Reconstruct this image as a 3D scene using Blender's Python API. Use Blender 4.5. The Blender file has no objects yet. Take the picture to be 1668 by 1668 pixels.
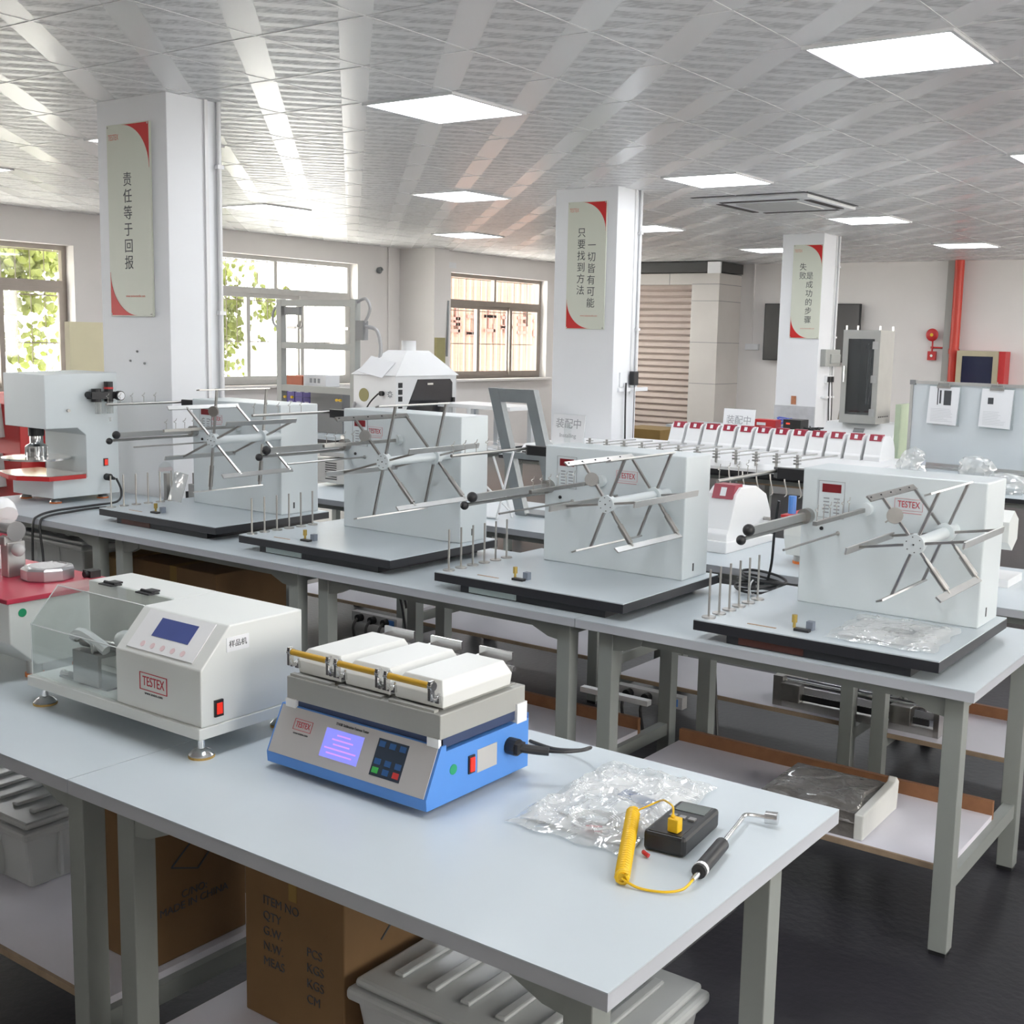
import bpy, bmesh, math, random
from mathutils import Vector, Matrix, noise
random.seed(7)
PI = math.pi
SC = bpy.context.scene
COL = SC.collection
# ------------------------------------------------------------------ camera
cam_d = bpy.data.cameras.new('camera')
cam = bpy.data.objects.new('camera', cam_d)
COL.objects.link(cam)
RT = Vector((0.8174278, 0.5755155, 0.0243636)); UP = Vector((-0.0990240, 0.0987302, 0.9901750)); FW = Vector((-0.5674557, 0.8118092, -0.1376947))
M = Matrix((RT, UP, -FW)).transposed().to_4x4()
M.translation = Vector((2.0578, -0.2694, 1.6158))
cam.matrix_world = M
cam_d.sensor_width = 36
cam_d.lens = 1937.85 / 1668 * 36
cam_d.shift_x = (834 - 912.52) / 1668
cam_d.shift_y = (822.45 - 834) / 1668
cam_d.clip_start = .05
SC.camera = cam
# ------------------------------------------------------------------ world, light and exposure
W = bpy.data.worlds.new('world'); SC.world = W; W.use_nodes = True
bg = W.node_tree.nodes['Background']
bg.inputs[0].default_value = (1.0, .96, .90, 1); bg.inputs[1].default_value = 6.0
PANEL = 9.0
SC.view_settings.view_transform = 'Standard'; SC.view_settings.look = 'None'
SC.view_settings.gamma = 1; SC.view_settings.exposure = 1.02
SC.cycles.use_denoising = True
SC.cycles.max_bounces = 10; SC.cycles.transparent_max_bounces = 16
SC.cycles.sample_clamp_indirect = 8
FRONT_FILL = [(2.4, 3.2)]      # unseen opening added behind the camera for fill daylight
RIGHT_FILL = [(.8, 2.8), (8.0, 10.6), (12.0, 14.8)]         # unseen openings added in the right wall to brighten the room
# ------------------------------------------------------------------ materials
MATS = {}
def mat(name, col, rough=.5, metal=0.0, spec=.5, emit=None, es=1.0, noise=0.0, nscale=8.0, bump=0.0, bscale=60.0, coat=0.0):
    if name in MATS: return MATS[name]
    m = bpy.data.materials.new(name); m.use_nodes = True
    nt = m.node_tree; b = nt.nodes['Principled BSDF']
    b.inputs['Base Color'].default_value = (*col, 1); b.inputs['Roughness'].default_value = rough
    b.inputs['Metallic'].default_value = metal; b.inputs['Specular IOR Level'].default_value = spec
    if coat: b.inputs['Coat Weight'].default_value = coat
    if emit: b.inputs['Emission Color'].default_value = (*emit, 1); b.inputs['Emission Strength'].default_value = es
    if noise or bump:
        tc = nt.nodes.new('ShaderNodeTexCoord')
    if noise:
        n = nt.nodes.new('ShaderNodeTexNoise'); n.inputs['Scale'].default_value = nscale; n.inputs['Detail'].default_value = 6
        nt.links.new(tc.outputs['Object'], n.inputs['Vector'])
        r = nt.nodes.new('ShaderNodeMixRGB'); r.blend_type = 'MULTIPLY'; r.inputs[0].default_value = 1
        r.inputs[1].default_value = (*col, 1)
        cr = nt.nodes.new('ShaderNodeValToRGB'); lo = 1 - noise
        cr.color_ramp.elements[0].position = .3; cr.color_ramp.elements[0].color = (lo, lo, lo, 1)
        cr.color_ramp.elements[1].position = .7; cr.color_ramp.elements[1].color = (1, 1, 1, 1)
        nt.links.new(n.outputs['Fac'], cr.inputs[0]); nt.links.new(cr.outputs[0], r.inputs[2]); nt.links.new(r.outputs[0], b.inputs['Base Color'])
    if bump:
        n = nt.nodes.new('ShaderNodeTexNoise'); n.inputs['Scale'].default_value = bscale; n.inputs['Detail'].default_value = 4
        nt.links.new(tc.outputs['Object'], n.inputs['Vector'])
        bp = nt.nodes.new('ShaderNodeBump'); bp.inputs['Strength'].default_value = bump; bp.inputs['Distance'].default_value = .01
        nt.links.new(n.outputs['Fac'], bp.inputs['Height']); nt.links.new(bp.outputs[0], b.inputs['Normal'])
    MATS[name] = m; return m
def clear(name, tint=(1, 1, 1), gloss=.12, rough=.03, bump=0.0, bscale=20.0, milky=0.0):
    if name in MATS: return MATS[name]
    m = bpy.data.materials.new(name); m.use_nodes = True; nt = m.node_tree; nt.nodes.clear()
    o = nt.nodes.new('ShaderNodeOutputMaterial'); t = nt.nodes.new('ShaderNodeBsdfTransparent'); t.inputs[0].default_value = (*tint, 1)
    g = nt.nodes.new('ShaderNodeBsdfGlossy'); g.inputs['Roughness'].default_value = rough; g.inputs['Color'].default_value = (1, 1, 1, 1)
    f = nt.nodes.new('ShaderNodeLayerWeight'); f.inputs['Blend'].default_value = .15
    a = nt.nodes.new('ShaderNodeMath'); a.operation = 'MULTIPLY_ADD'; a.inputs[1].default_value = 1.0; a.inputs[2].default_value = gloss
    nt.links.new(f.outputs['Facing'], a.inputs[0]); a.inputs[1].default_value = .35; a.use_clamp = True; mx = nt.nodes.new('ShaderNodeMixShader'); nt.links.new(a.outputs[0], mx.inputs[0])
    base = t.outputs[0]
    if milky:
        d = nt.nodes.new('ShaderNodeBsdfDiffuse'); d.inputs[0].default_value = (.8, .82, .82, 1)
        m2 = nt.nodes.new('ShaderNodeMixShader'); m2.inputs[0].default_value = milky
        nt.links.new(t.outputs[0], m2.inputs[1]); nt.links.new(d.outputs[0], m2.inputs[2]); base = m2.outputs[0]
    nt.links.new(base, mx.inputs[1]); nt.links.new(g.outputs[0], mx.inputs[2]); nt.links.new(mx.outputs[0], o.inputs[0])
    if bump:
        tc = nt.nodes.new('ShaderNodeTexCoord'); n = nt.nodes.new('ShaderNodeTexNoise'); n.inputs['Scale'].default_value = bscale
        nt.links.new(tc.outputs['Object'], n.inputs['Vector']); bp = nt.nodes.new('ShaderNodeBump'); bp.inputs['Strength'].default_value = bump; bp.inputs['Distance'].default_value = .02
        nt.links.new(n.outputs['Fac'], bp.inputs['Height']); nt.links.new(bp.outputs[0], g.inputs['Normal'])
    MATS[name] = m; return m
WALL = mat('wall_paint', (.80, .775, .76), .75, noise=.04, nscale=2)
COLP = mat('column_paint', (.78, .795, .82), .6, noise=.03, nscale=2)
WHITE = mat('white_powder_coat', (.64, .695, .715), .38, noise=.02, nscale=6)
WHITE2 = mat('cream_white_paint', (.70, .72, .70), .4, noise=.02, nscale=6)
BRIGHT = mat('bright_white_paint', (.80, .81, .82), .4, noise=.02, nscale=6)
TOP = mat('tabletop_laminate', (.555, .615, .655), .33, noise=.04, nscale=5)
EDGE = mat('tabletop_edge', (.46, .48, .52), .5, noise=.04, nscale=9)
LEG = mat('grey_green_steel', (.27, .29, .275), .5, noise=.05, nscale=9)
SHELF = mat('shelf_board', (.74, .73, .80), .5, noise=.06, nscale=4)
BROWN = mat('brown_board_edge', (.30, .135, .06), .6, noise=.2, nscale=25)
BLACK = mat('black_plastic', (.018, .018, .02), .45, noise=.1, nscale=20)
NAVY = mat('dark_board_edge', (.022, .023, .028), .45, noise=.1, nscale=12)
DKRED = mat('dark_red_brown', (.10, .03, .022), .5, noise=.2, nscale=10)
CHROME = mat('chrome', (.75, .75, .75), .16, 1.0, noise=.03)
STEEL = mat('brushed_steel', (.46, .45, .43), .34, 1.0, noise=.12, nscale=30)
ALU = mat('aluminium', (.55, .55, .54), .38, .9, noise=.06, nscale=20)
GALV = mat('grey_galvanised', (.30, .32, .33), .45, .6, noise=.12, nscale=15)
GREYM = mat('grey_enamel', (.23, .235, .24), .5, noise=.05)
RED = mat('red_paint', (.55, .028, .03), .4, noise=.05)
REDLOGO = mat('red_print', (.52, .05, .07), .6, noise=.03)
PINK = mat('pale_red_print', (.62, .3, .32), .6, noise=.03)
INK = mat('dark_ink', (.06, .065, .07), .7, noise=.03)
GREYINK = mat('grey_ink', (.33, .34, .36), .7, noise=.03)
CREAM = mat('poster_cream', (.62, .645, .56), .4, noise=.02, spec=.3)
PRED = mat('poster_red', (.56, .022, .022), .45, noise=.03, spec=.25)
PAPER = mat('paper', (.80, .81, .83), .8, noise=.02)
PLATE = mat('teal_grey_plate', (.42, .50, .50), .4, noise=.06)
BLUE = mat('blue_paint', (.09, .27, .70), .42, noise=.04)
SILVERP = mat('silver_panel', (.50, .49, .49), .45, .1, noise=.03)
GREYP = mat('grey_beige_paint', (.36, .365, .345), .45, noise=.04)
YELLOW = mat('yellow_plastic', (.78, .48, .01), .4, noise=.05)
YELROD = mat('ochre_rod', (.55, .32, .02), .4, noise=.08)
GREEN = mat('green_sticker', (.01, .30, .13), .5, noise=.05)
LCDB = mat('blue_lcd', (.06, .085, .26), .25, noise=.1, nscale=15, emit=(.08, .11, .32), es=.05)
LCDP = mat('violet_backlit_lcd', (.1, .1, .3), .3, noise=.02, emit=(.26, .28, .95), es=.45)
LCDT = mat('pink_lcd_text', (.3, .1, .3), .3, noise=.02, emit=(.55, .3, .85), es=.5)
REDLED = mat('dark_red_display', (.20, .012, .018), .3, noise=.05)
REDLIT = mat('lit_red_rocker', (.6, .02, .01), .35, noise=.05, emit=(1, .05, .02), es=.22)
ORANGE = mat('orange_rubber', (.75, .20, .04), .5, noise=.05)
CARD = mat('cardboard', (.19, .108, .045), .8, noise=.15, nscale=7)
CARDY = mat('yellow_cardboard', (.26, .16, .045), .8, noise=.15, nscale=7)
BIN = mat('milky_plastic', (.44, .46, .46), .28, noise=.05, nscale=5)
PURPLE = mat('purple_drawer', (.07, .05, .22), .45, noise=.06)
PIPE = mat('red_pipe_paint', (.60, .05, .03), .4, noise=.06)
OLIVE = mat('olive_card', (.36, .33, .16), .8, noise=.1)
PGREEN = mat('pale_green_paint', (.42, .50, .36), .5, noise=.05)
GLASS = clear('window_glass', (.97, .98, .97), .03)
ACRYL = clear('clear_acrylic', (.96, .98, .975), .05, .04, milky=.03)
FILM = clear('plastic_film', (.96, .97, .97), .10, .10, bump=.35, bscale=30, milky=.34)
FILM2 = clear('loose_white_film', (.9, .92, .92), .15, .15, bump=1.0, bscale=14, milky=.45)
DARKGLASS = mat('dark_smoked_window', (.03, .03, .035), .12, noise=.05)
SCREEN = mat('tv_screen', (.012, .012, .014), .2, noise=.05)
# ------------------------------------------------------------------ mesh helper
class MB:
    def __init__(s): s.bm = bmesh.new()
    def _new(s, vs, T):
        if T is not None: bmesh.ops.transform(s.bm, matrix=T, verts=vs)
    def box(s, a, b, T=None):
        r = bmesh.ops.create_cube(s.bm, size=1.0); vs = r['verts']
        m = Matrix.Translation([(a[i] + b[i]) / 2 for i in range(3)]) @ Matrix.Diagonal([abs(b[i] - a[i]) for i in range(3)] + [1])
        bmesh.ops.transform(s.bm, matrix=m, verts=vs); s._new(vs, T); return s
    def bar(s, p0, p1, w, h, roll=0.0):
        p0, p1 = Vector(p0), Vector(p1); d = p1 - p0; L = d.length
        q = d.to_track_quat('X', 'Z').to_matrix().to_4x4()
        T = Matrix.Translation((p0 + p1) / 2) @ q @ Matrix.Rotation(roll, 4, 'X')
        return s.box((-L / 2, -w / 2, -h / 2), (L / 2, w / 2, h / 2), T)
    def cyl(s, p0, p1, r, r2=None, n=14, caps=True):
        p0, p1 = Vector(p0), Vector(p1); d = p1 - p0
        T = Matrix.Translation((p0 + p1) / 2) @ d.to_track_quat('Z', 'Y').to_matrix().to_4x4()
        bmesh.ops.create_cone(s.bm, cap_ends=caps, segments=n, radius1=r, radius2=r if r2 is None else r2, depth=d.length, matrix=T); return s
    def frame(s, ax, d0, d1, u0, v0, u1, v1, w, wt=None, wb=None):   # rectangular frame in the plane perpendicular to ax
        wt = wt or w; wb = wb or w
        for a, b, c, d in ((u0, v0, u0 + w, v1), (u1 - w, v0, u1, v1), (u0 + w, v0, u1 - w, v0 + wb), (u0 + w, v1 - wt, u1 - w, v1)):
            if ax == 'y': s.box((a, d0, b), (c, d1, d))
            else: s.box((d0, a, b), (d1, c, d))
        return s
    def sph(s, c, r, n=14, sc=(1, 1, 1)):
        bmesh.ops.create_uvsphere(s.bm, u_segments=n, v_segments=max(6, n * 2 // 3), radius=r, matrix=Matrix.Translation(c) @ Matrix.Diagonal((*sc, 1))); return s
    def prism(s, pts, ax, a, b, T=None):
        def P(u, v, w): return {'x': (w, u, v), 'y': (u, w, v), 'z': (u, v, w)}[ax]
        v0 = [s.bm.verts.new(P(u, v, a)) for u, v in pts]; v1 = [s.bm.verts.new(P(u, v, b)) for u, v in pts]
        n = len(pts); s.bm.faces.new(v0); s.bm.faces.new(v1)
        for i in range(n): s.bm.faces.new((v0[i], v0[(i + 1) % n], v1[(i + 1) % n], v1[i]))
        s._new(v0 + v1, T); return s
    def quad(s, *pts):
        s.bm.faces.new([s.bm.verts.new(p) for p in pts]); return s
    def tube(s, path, r, n=8, closed=False):
        pts = [Vector(p) for p in path]; rings = []; N = len(pts); nrm = None
        for i in range(N):
            a = pts[i - 1] if (i > 0 or closed) else pts[i]; b = pts[(i + 1) % N] if (i < N - 1 or closed) else pts[i]
            t = (b - a).normalized()
            if nrm is None:
                nrm = t.orthogonal().normalized()
            else:
                nrm = (nrm - t * nrm.dot(t)); nrm = nrm.normalized() if nrm.length > 1e-6 else t.orthogonal().normalized()
            bi = t.cross(nrm)
            rings.append([s.bm.verts.new(pts[i] + r * (math.cos(2 * PI * k / n) * nrm + math.sin(2 * PI * k / n) * bi)) for k in range(n)])
        for i in range(N if closed else N - 1):
            A, B = rings[i], rings[(i + 1) % N]
            for k in range(n): s.bm.faces.new((A[k], A[(k + 1) % n], B[(k + 1) % n], B[k]))
        if not closed: s.bm.faces.new(rings[0]); s.bm.faces.new(rings[-1])
        return s
    def lathe(s, prof, c, n=24):
        rings = []
        for r, z in prof:
            rings.append([s.bm.verts.new((c[0] + r * math.cos(2 * PI * k / n), c[1] + r * math.sin(2 * PI * k / n), c[2] + z)) for k in range(n)])
        for A, B in zip(rings, rings[1:]):
            for k in range(n): s.bm.faces.new((A[k], A[(k + 1) % n], B[(k + 1) % n], B[k]))
        s.bm.faces.new(rings[0]); s.bm.faces.new(rings[-1]); return s
    def sheet(s, x0, x1, y0, y1, nx, ny, f):
        g = [[s.bm.verts.new(f(x0 + (x1 - x0) * i / nx, y0 + (y1 - y0) * j / ny, i / nx, j / ny)) for j in range(ny + 1)] for i in range(nx + 1)]
        for i in range(nx):
            for j in range(ny): s.bm.faces.new((g[i][j], g[i + 1][j], g[i + 1][j + 1], g[i][j + 1]))
        return s
    def obj(s, name, m, parent=None, bevel=0.0, smooth=False, T=None):
        if T is not None: bmesh.ops.transform(s.bm, matrix=T, verts=s.bm.verts)
        bmesh.ops.recalc_face_normals(s.bm, faces=s.bm.faces)
        me = bpy.data.meshes.new(name); s.bm.to_mesh(me); s.bm.free(); me.materials.append(m)
        if smooth:
            for p in me.polygons: p.use_smooth = True
            me.set_sharp_from_angle(angle=.7)
        o = bpy.data.objects.new(name, me); COL.objects.link(o)
        if parent: o.parent = parent
        if bevel:
            b = o.modifiers.new('bevel', 'BEVEL'); b.width = bevel; b.segments = 2; b.limit_method = 'ANGLE'; b.angle_limit = .6
        return o
def each(b, name, m, parent, bevel=0.0, smooth=False):   # one object per separate piece of the mesh
    b.bm.verts.index_update(); seen = set(); out = []
    for v in list(b.bm.verts):
        if v in seen: continue
        st, isl = [v], []
        seen.add(v)
        while st:
            q = st.pop(); isl.append(q)
            for e in q.link_edges:
                w = e.other_vert(q)
                if w not in seen: seen.add(w); st.append(w)
        nb = MB(); mp = {q: nb.bm.verts.new(q.co) for q in isl}; fs = {f for q in isl for f in q.link_faces}
        for f in fs: nb.bm.faces.new([mp[q] for q in f.verts])
        out.append(nb.obj(name, m, parent, bevel, smooth))
    b.bm.free(); return out
def crease(x, y, k, sd):   # height of sharp folds in a crumpled film
    p = Vector((x * k, y * k, sd)); q = Vector((x * k * 2.3 + 4, y * k * 1.9, sd))
    return max(0, 1 - 2.6 * abs(noise.noise(p))) ** 2 * .7 + max(0, 1 - 3 * abs(noise.noise(q))) ** 2 * .35
def tag(o, label, cat, group=None, kind=None):
    o['label'] = label; o['category'] = cat
    if group: o['group'] = group
    if kind: o['kind'] = kind
    return o
def thing(name, label, cat, loc=(0, 0, 0), rz=0.0, group=None):
    o = bpy.data.objects.new(name, None); o.empty_display_size = .05; COL.objects.link(o)
    o.location = loc; o.rotation_euler = (0, 0, rz)
    return tag(o, label, cat, group)
def dup(root, loc, rz=None, label=None, group=None):
    r = root.copy(); COL.objects.link(r); r.location = loc
    if rz is not None: r.rotation_euler = (0, 0, rz)
    if label: r['label'] = label
    if group: r['group'] = group
    for ch in list(root.children):
        c = ch.copy(); COL.objects.link(c); c.parent = r
        for g in ch.children:
            d = g.copy(); COL.objects.link(d); d.parent = c
    return r
def struct(o): o['kind'] = 'structure'; return o
def text(name, body, size, loc, m, parent, rot=(PI / 2, 0, 0), align='CENTER', sx=1.0, T=None, spacing=1.0, depth=.0004):
    cu = bpy.data.curves.new('text', 'FONT'); cu.body = body; cu.size = size; cu.align_x = align; cu.align_y = 'CENTER'
    cu.extrude = depth; cu.space_line = spacing
    t = bpy.data.objects.new('text', cu); COL.objects.link(t); bpy.context.view_layer.update()
    dg = bpy.context.evaluated_depsgraph_get(); me = bpy.data.meshes.new_from_object(t.evaluated_get(dg))
    bpy.data.objects.remove(t); bpy.data.curves.remove(cu)
    me.materials.clear(); me.materials.append(m)
    X = T if T is not None else (Matrix.Translation(loc) @ Matrix.Rotation(rot[2], 4, 'Z') @ Matrix.Rotation(rot[1], 4, 'Y') @ Matrix.Rotation(rot[0], 4, 'X'))
    me.transform(X @ Matrix.Diagonal((sx, 1, 1, 1)))
    o = bpy.data.objects.new(name, me); COL.objects.link(o); o.parent = parent; return o
def arc(c, r, a0, a1, n, plane='xz'):
    out = []
    for i in range(n + 1):
        a = a0 + (a1 - a0) * i / n; u, v = r * math.cos(a), r * math.sin(a)
        out.append({'xz': (c[0] + u, c[1], c[2] + v), 'yz': (c[0], c[1] + u, c[2] + v), 'xy': (c[0] + u, c[1] + v, c[2])}[plane])
    return out
def spline(pts, n=8):
    P = [Vector(p) for p in pts]; out = []
    for i in range(len(P) - 1):
        a = P[max(i - 1, 0)]; b = P[i]; c = P[i + 1]; d = P[min(i + 2, len(P) - 1)]
        for k in range(n):
            t = k / n
            out.append(.5 * ((2 * b) + (c - a) * t + (2 * a - 5 * b + 4 * c - d) * t * t + (3 * b - a - 3 * c + d) * t ** 3))
    out.append(P[-1]); return out
# ------------------------------------------------------------------ room shell
H = 2.785
fm = mat('dark_vinyl_floor', (.021, .020, .026), .42, noise=.35, nscale=3, bump=.15, bscale=40)
struct(MB().box((-9.4, -4, -.1), (4.6, 16.2, 0)).obj('floor', fm))
def ceiling_material():
    m = bpy.data.materials.new('gloss_ceiling_tile'); m.use_nodes = True; nt = m.node_tree; L = nt.links; b = nt.nodes['Principled BSDF']
    tc = nt.nodes.new('ShaderNodeTexCoord'); sp = nt.nodes.new('ShaderNodeSeparateXYZ'); L.new(tc.outputs['Object'], sp.inputs[0])
    def mth(op, a, c=None, v=None):
        n = nt.nodes.new('ShaderNodeMath'); n.operation = op; L.new(a, n.inputs[0])
        if c is not None: L.new(c, n.inputs[1])
        if v is not None: n.inputs[1].default_value = v
        return n.outputs[0]
    u = mth('MULTIPLY', mth('ADD', sp.outputs[0], sp.outputs[1]), v=.70711); v = mth('MULTIPLY', mth('SUBTRACT', sp.outputs[1], sp.outputs[0]), v=.70711)
    def band(w, per, width, off):
        f = mth('ABSOLUTE', mth('SUBTRACT', mth('FRACT', mth('ADD', mth('DIVIDE', w, v=per), v=off)), v=.5)); return mth('LESS_THAN', f, v=width / 2)
    bu = band(u, .4243, .30, .486); bv = band(v, .1414, .38, .5)
    wv = nt.nodes.new('ShaderNodeMapping'); wv.inputs['Rotation'].default_value = (0, 0, -PI / 4); wv.inputs['Scale'].default_value = (24, 62, 1); L.new(tc.outputs['Object'], wv.inputs['Vector'])
    nf = nt.nodes.new('ShaderNodeTexNoise'); nf.inputs['Scale'].default_value = 1.0; nf.inputs['Detail'].default_value = 2; L.new(wv.outputs[0], nf.inputs['Vector'])
    fine = mth('MULTIPLY', mth('MULTIPLY', nf.outputs['Fac'], nf.outputs['Fac']), v=2.6)
    nz = nt.nodes.new('ShaderNodeTexNoise'); nz.inputs['Scale'].default_value = 14; L.new(tc.outputs['Object'], nz.inputs['Vector'])
    anyb = mth('MAXIMUM', bu, mth('MULTIPLY', bv, v=.75))
    rough = mth('MULTIPLY', mth('SUBTRACT', mth('MULTIPLY', anyb, v=0.0), anyb), v=.20)
    rg = mth('ADD', rough, v=.46)
    L.new(rg, b.inputs['Roughness'])
    hh = mth('MULTIPLY', mth('MULTIPLY', fine, nz.outputs['Fac']), mth('SUBTRACT', mth('MULTIPLY', anyb, v=-1.0), v=-1.0))
    cr = nt.nodes.new('ShaderNodeValToRGB'); cr.color_ramp.elements[0].color = (.88, .88, .88, 1); cr.color_ramp.elements[1].color = (.58, .58, .58, 1); cr.color_ramp.elements[1].position = .5
    L.new(hh, cr.inputs[0]); L.new(cr.outputs[0], b.inputs['Base Color'])
    bp = nt.nodes.new('ShaderNodeBump'); bp.inputs['Strength'].default_value = .25; bp.inputs['Distance'].default_value = .004
    L.new(hh, bp.inputs['Height']); L.new(bp.outputs[0], b.inputs['Normal'])
    b.inputs['Specular IOR Level'].default_value = .6
    return m
ceil = struct(MB().box((-9.4, -4, H), (4.6, 16.2, H + .1)).obj('ceiling', ceiling_material()))
g = MB()
k = -15
while -.01 + .6 * k < 4.5:
    x = -.01 + .6 * k; g.box((x - .005, -4, H - .002), (x + .005, 16, H + .001)); k += 1
k = -13
while 4.271 + .6 * k < 16:
    y = 4.271 + .6 * k; g.box((-9.25, y - .005, H - .0021), (4.5, y + .005, H + .001)); k += 1
g.obj('grid_bar', mat('ceiling_grid', (.74, .74, .74), .3, noise=.05), ceil)
def wall_y(name, x0, x1, ya, yb, holes, m=WALL):   # wall in the plane x, holes = (y0,y1,z0,z1)
    b = MB(); y = ya
    for (h0, h1, z0, z1) in holes:
        b.box((x0, y, 0), (x1, h0, H)); b.box((x0, h0, 0), (x1, h1, z0)); b.box((x0, h0, z1), (x1, h1, H)); y = h1
    b.box((x0, y, 0), (x1, yb, H)); return b
b = wall_y('w', -9.45, -9.25, -4, 11.95, [(.6, 3.0, .95, 2.45), (4.85, 7.05, .95, 2.45), (8.6, 11.15, .98, 2.53)])  # first hole is an added opening out of view, letting in extra daylight
b2 = wall_y('w', -9.0, -8.8, 12.25, 16.0, [(12.5, 14.78, 1.03, 2.5)])
me_ = b2.obj('tmp', WALL); b.bm.from_mesh(me_.data); bpy.data.objects.remove(me_)
b.box((-9.45, 11.95, 0), (-8.62, 12.25, H))
struct(b.obj('wall_left', WALL))
struct(MB().box((-9.0, 16, 0), (4.6, 16.2, H)).obj('wall_back', WALL))
struct(wall_y('w', 4.5, 4.7, -4, 16.2, [(a, c, .95, 2.5) for a, c in RIGHT_FILL]).obj('wall_right', WALL))
struct(wall_y('w', 4.0, 4.2, -9.4, 4.6, [(a, c, .95, 2.5) for a, c in FRONT_FILL]).obj('wall_front', WALL, T=Matrix(((0, 1, 0, 0), (-1, 0, 0, 0), (0, 0, 1, 0), (0, 0, 0, 1)))))
# columns
def column(x0, x1, y0, y1, k):
    c = struct(MB().box((x0, y0, 0), (x1, y1 - .12, H)).obj('column', COLP, bevel=.004))
    MB().box((x0 + .02, y1 - .12, 0), (x1 - .015, y1, H)).obj('casing_board', COLP, c)
    p = MB(); p.box((x1, y1 - .125, 0 if k != 1 else 1.2), (x1 + .012, y1 - .105, H)); p.cyl((x1 + .002, y1 - .03, 1.25), (x1 + .002, y1 - .03, H), .012)
    for z in (1.7, 2.45): p.box((x1 - .01, y1 - .05, z), (x1 + .018, y1 - .01, z + .02))
    p.obj('cable_conduit', mat('white_pvc', (.74, .74, .75), .35, noise=.03), c)
    return c
column(-3.66, -3.085, 3.59, 3.94, 0); column(-3.54, -2.96, 7.58, 7.95, 1); column(-3.49, -3.02, 11.7, 12.15, 2)
# windows
FR = mat('window_frame_metal', (.33, .29, .26), .45, .4, noise=.08)
FRW = mat('window_frame_pale', (.55, .54, .52), .45, .2, noise=.05)
def window(n, x, y0, y1, z0, z1, zt, panes, m, open_from=None):
    t = struct(bpy.data.objects.new('window_%d' % n, None)); COL.objects.link(t); t.location = (x, y0, z0)
    w, h, tz = y1 - y0, z1 - z0, zt - z0
    f = MB()
    f.frame('x', -.03, .03, 0, 0, w, h, .05).box((-.035, .05, tz), (.035, w - .05, tz + .07))
    f.obj('frame', m, t)
    MB().box((-.03, w * .5 - .02, tz + .07), (.03, w * .5 + .02, h - .05)).obj('upper_mullion', m, t)
    pw = w / panes
    for i in range(panes):
        xo = -.02 if i % 2 else .02
        s = MB(); a, c = i * pw - (.02 if i else -.04), (i + 1) * pw + (.02 if i < panes - 1 else -.04)
        s.frame('x', xo - .015, xo + .015, a, .051, c, tz - .001, .055, .05, .05)
        so = s.obj('sash', m, t)
        MB().box((xo - .003, a + .05, .09), (xo + .003, c - .05, tz - .04)).obj('glass_pane', GLASS, so)
    for i in range(2): MB().box((-.003, i * w / 2 + .02, tz + .06), (.003, (i + 1) * w / 2 - .02, h - .04)).obj('glass_pane', GLASS, t)
    gb = MB(); k = int(w / .155)
    for i in range(1, k): gb.cyl((-.12, i * w / k, 0), (-.12, i * w / k, h), .005, n=6)
    for z in (.05, h * .33, tz * .92, h - .06): gb.box((-.124, 0, z), (-.116, w, z + .012))
    gb.obj('security_bars', mat('iron_bars', (.16, .13, .11), .6, noise=.1), t)
    MB().box((.0, -.03, -.03), (.27, w + .03, 0)).obj('sill', WALL, t)
    return t
window(1, -9.42, 4.85, 7.05, .95, 2.45, 2.02, 3, FR)
window(2, -9.42, 8.6, 11.15, .98, 2.53, 2.08, 3, FRW)
window(3, -8.95, 12.5, 14.78, 1.03, 2.5, 2.07, 3, FR)
# creeper outside the two left windows
LEAF = mat('backlit_leaf', (.18, .22, .03), .5, noise=.4, nscale=5)
def leaves(name, x, spots, label):
    b = MB()
    for (yc, zc, sy, sz, n) in spots:
        for i in range(n):
            y = random.gauss(yc, sy); z = random.gauss(zc, sz); s = random.uniform(.03, .06); X = x + random.uniform(-.25, .05)
            q = Matrix.Translation((X, y, z)) @ Matrix.Rotation(random.uniform(0, 6.28), 4, 'X') @ Matrix.Rotation(random.uniform(-.7, .7), 4, 'Z')
            P = [(0, -s, 0), (.01, -.3 * s, .75 * s), (0, .7 * s, .55 * s), (.012, 1.2 * s, 0), (0, .7 * s, -.55 * s), (.01, -.3 * s, -.75 * s)]
            b.quad(*[q @ Vector(p) for p in P])
    o = b.obj(name, LEAF); return tag(o, label, 'climbing plant', kind='stuff')
leaves('creeper', -9.85, [(6.7, 2.35, .45, .12, 672), (6.9, 1.95, .3, .2, 208), (6.55, 1.5, .4, .12, 60), (6.7, 1.3, .25, .15, 70)], 'green creeper leaves behind the leftmost window')
leaves('creeper', -9.85, [(9.4, 1.75, .28, .3, 528), (9.5, 2.35, .35, .08, 60), (10.28, 1.95, .1, .12, 60), (9.35, 1.3, .2, .2, 60)], 'yellow green creeper leaves behind the window beside the hooked metal frame')
# corrugated hoarding outside the third window
b = MB(); n = 46
def corr(y, z, i, j): return (-11.8 + .03 * math.sin(y * 40), y, z)
b.sheet(14.9, 24.0, -1.0, 4.6, 500, 1, corr)
hz = tag(b.obj('corrugated_hoarding', mat('pink_corrugated_sheet', (.25, .145, .11), .6, noise=.12, nscale=3)), 'pink corrugated metal hoarding outside the window past the white pilaster', 'fence')
sg = MB(); random.seed(3)
for k in range(7):
    y = 15.6 + k * .5
    for i in range(5):
        a = random.uniform(-.15, .15); z = 1.85 + random.uniform(-.18, .18)
        if i % 2: sg.box((-11.765, y + a - .03, z - .17), (-11.745, y + a + .03, z + .17))
        else: sg.box((-11.765, y - .17, z - .028), (-11.745, y + .17, z + .028))
sg.obj('sign_letters', mat('faded_red_letters', (.16, .06, .05), .7, noise=.1), hz)
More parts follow.
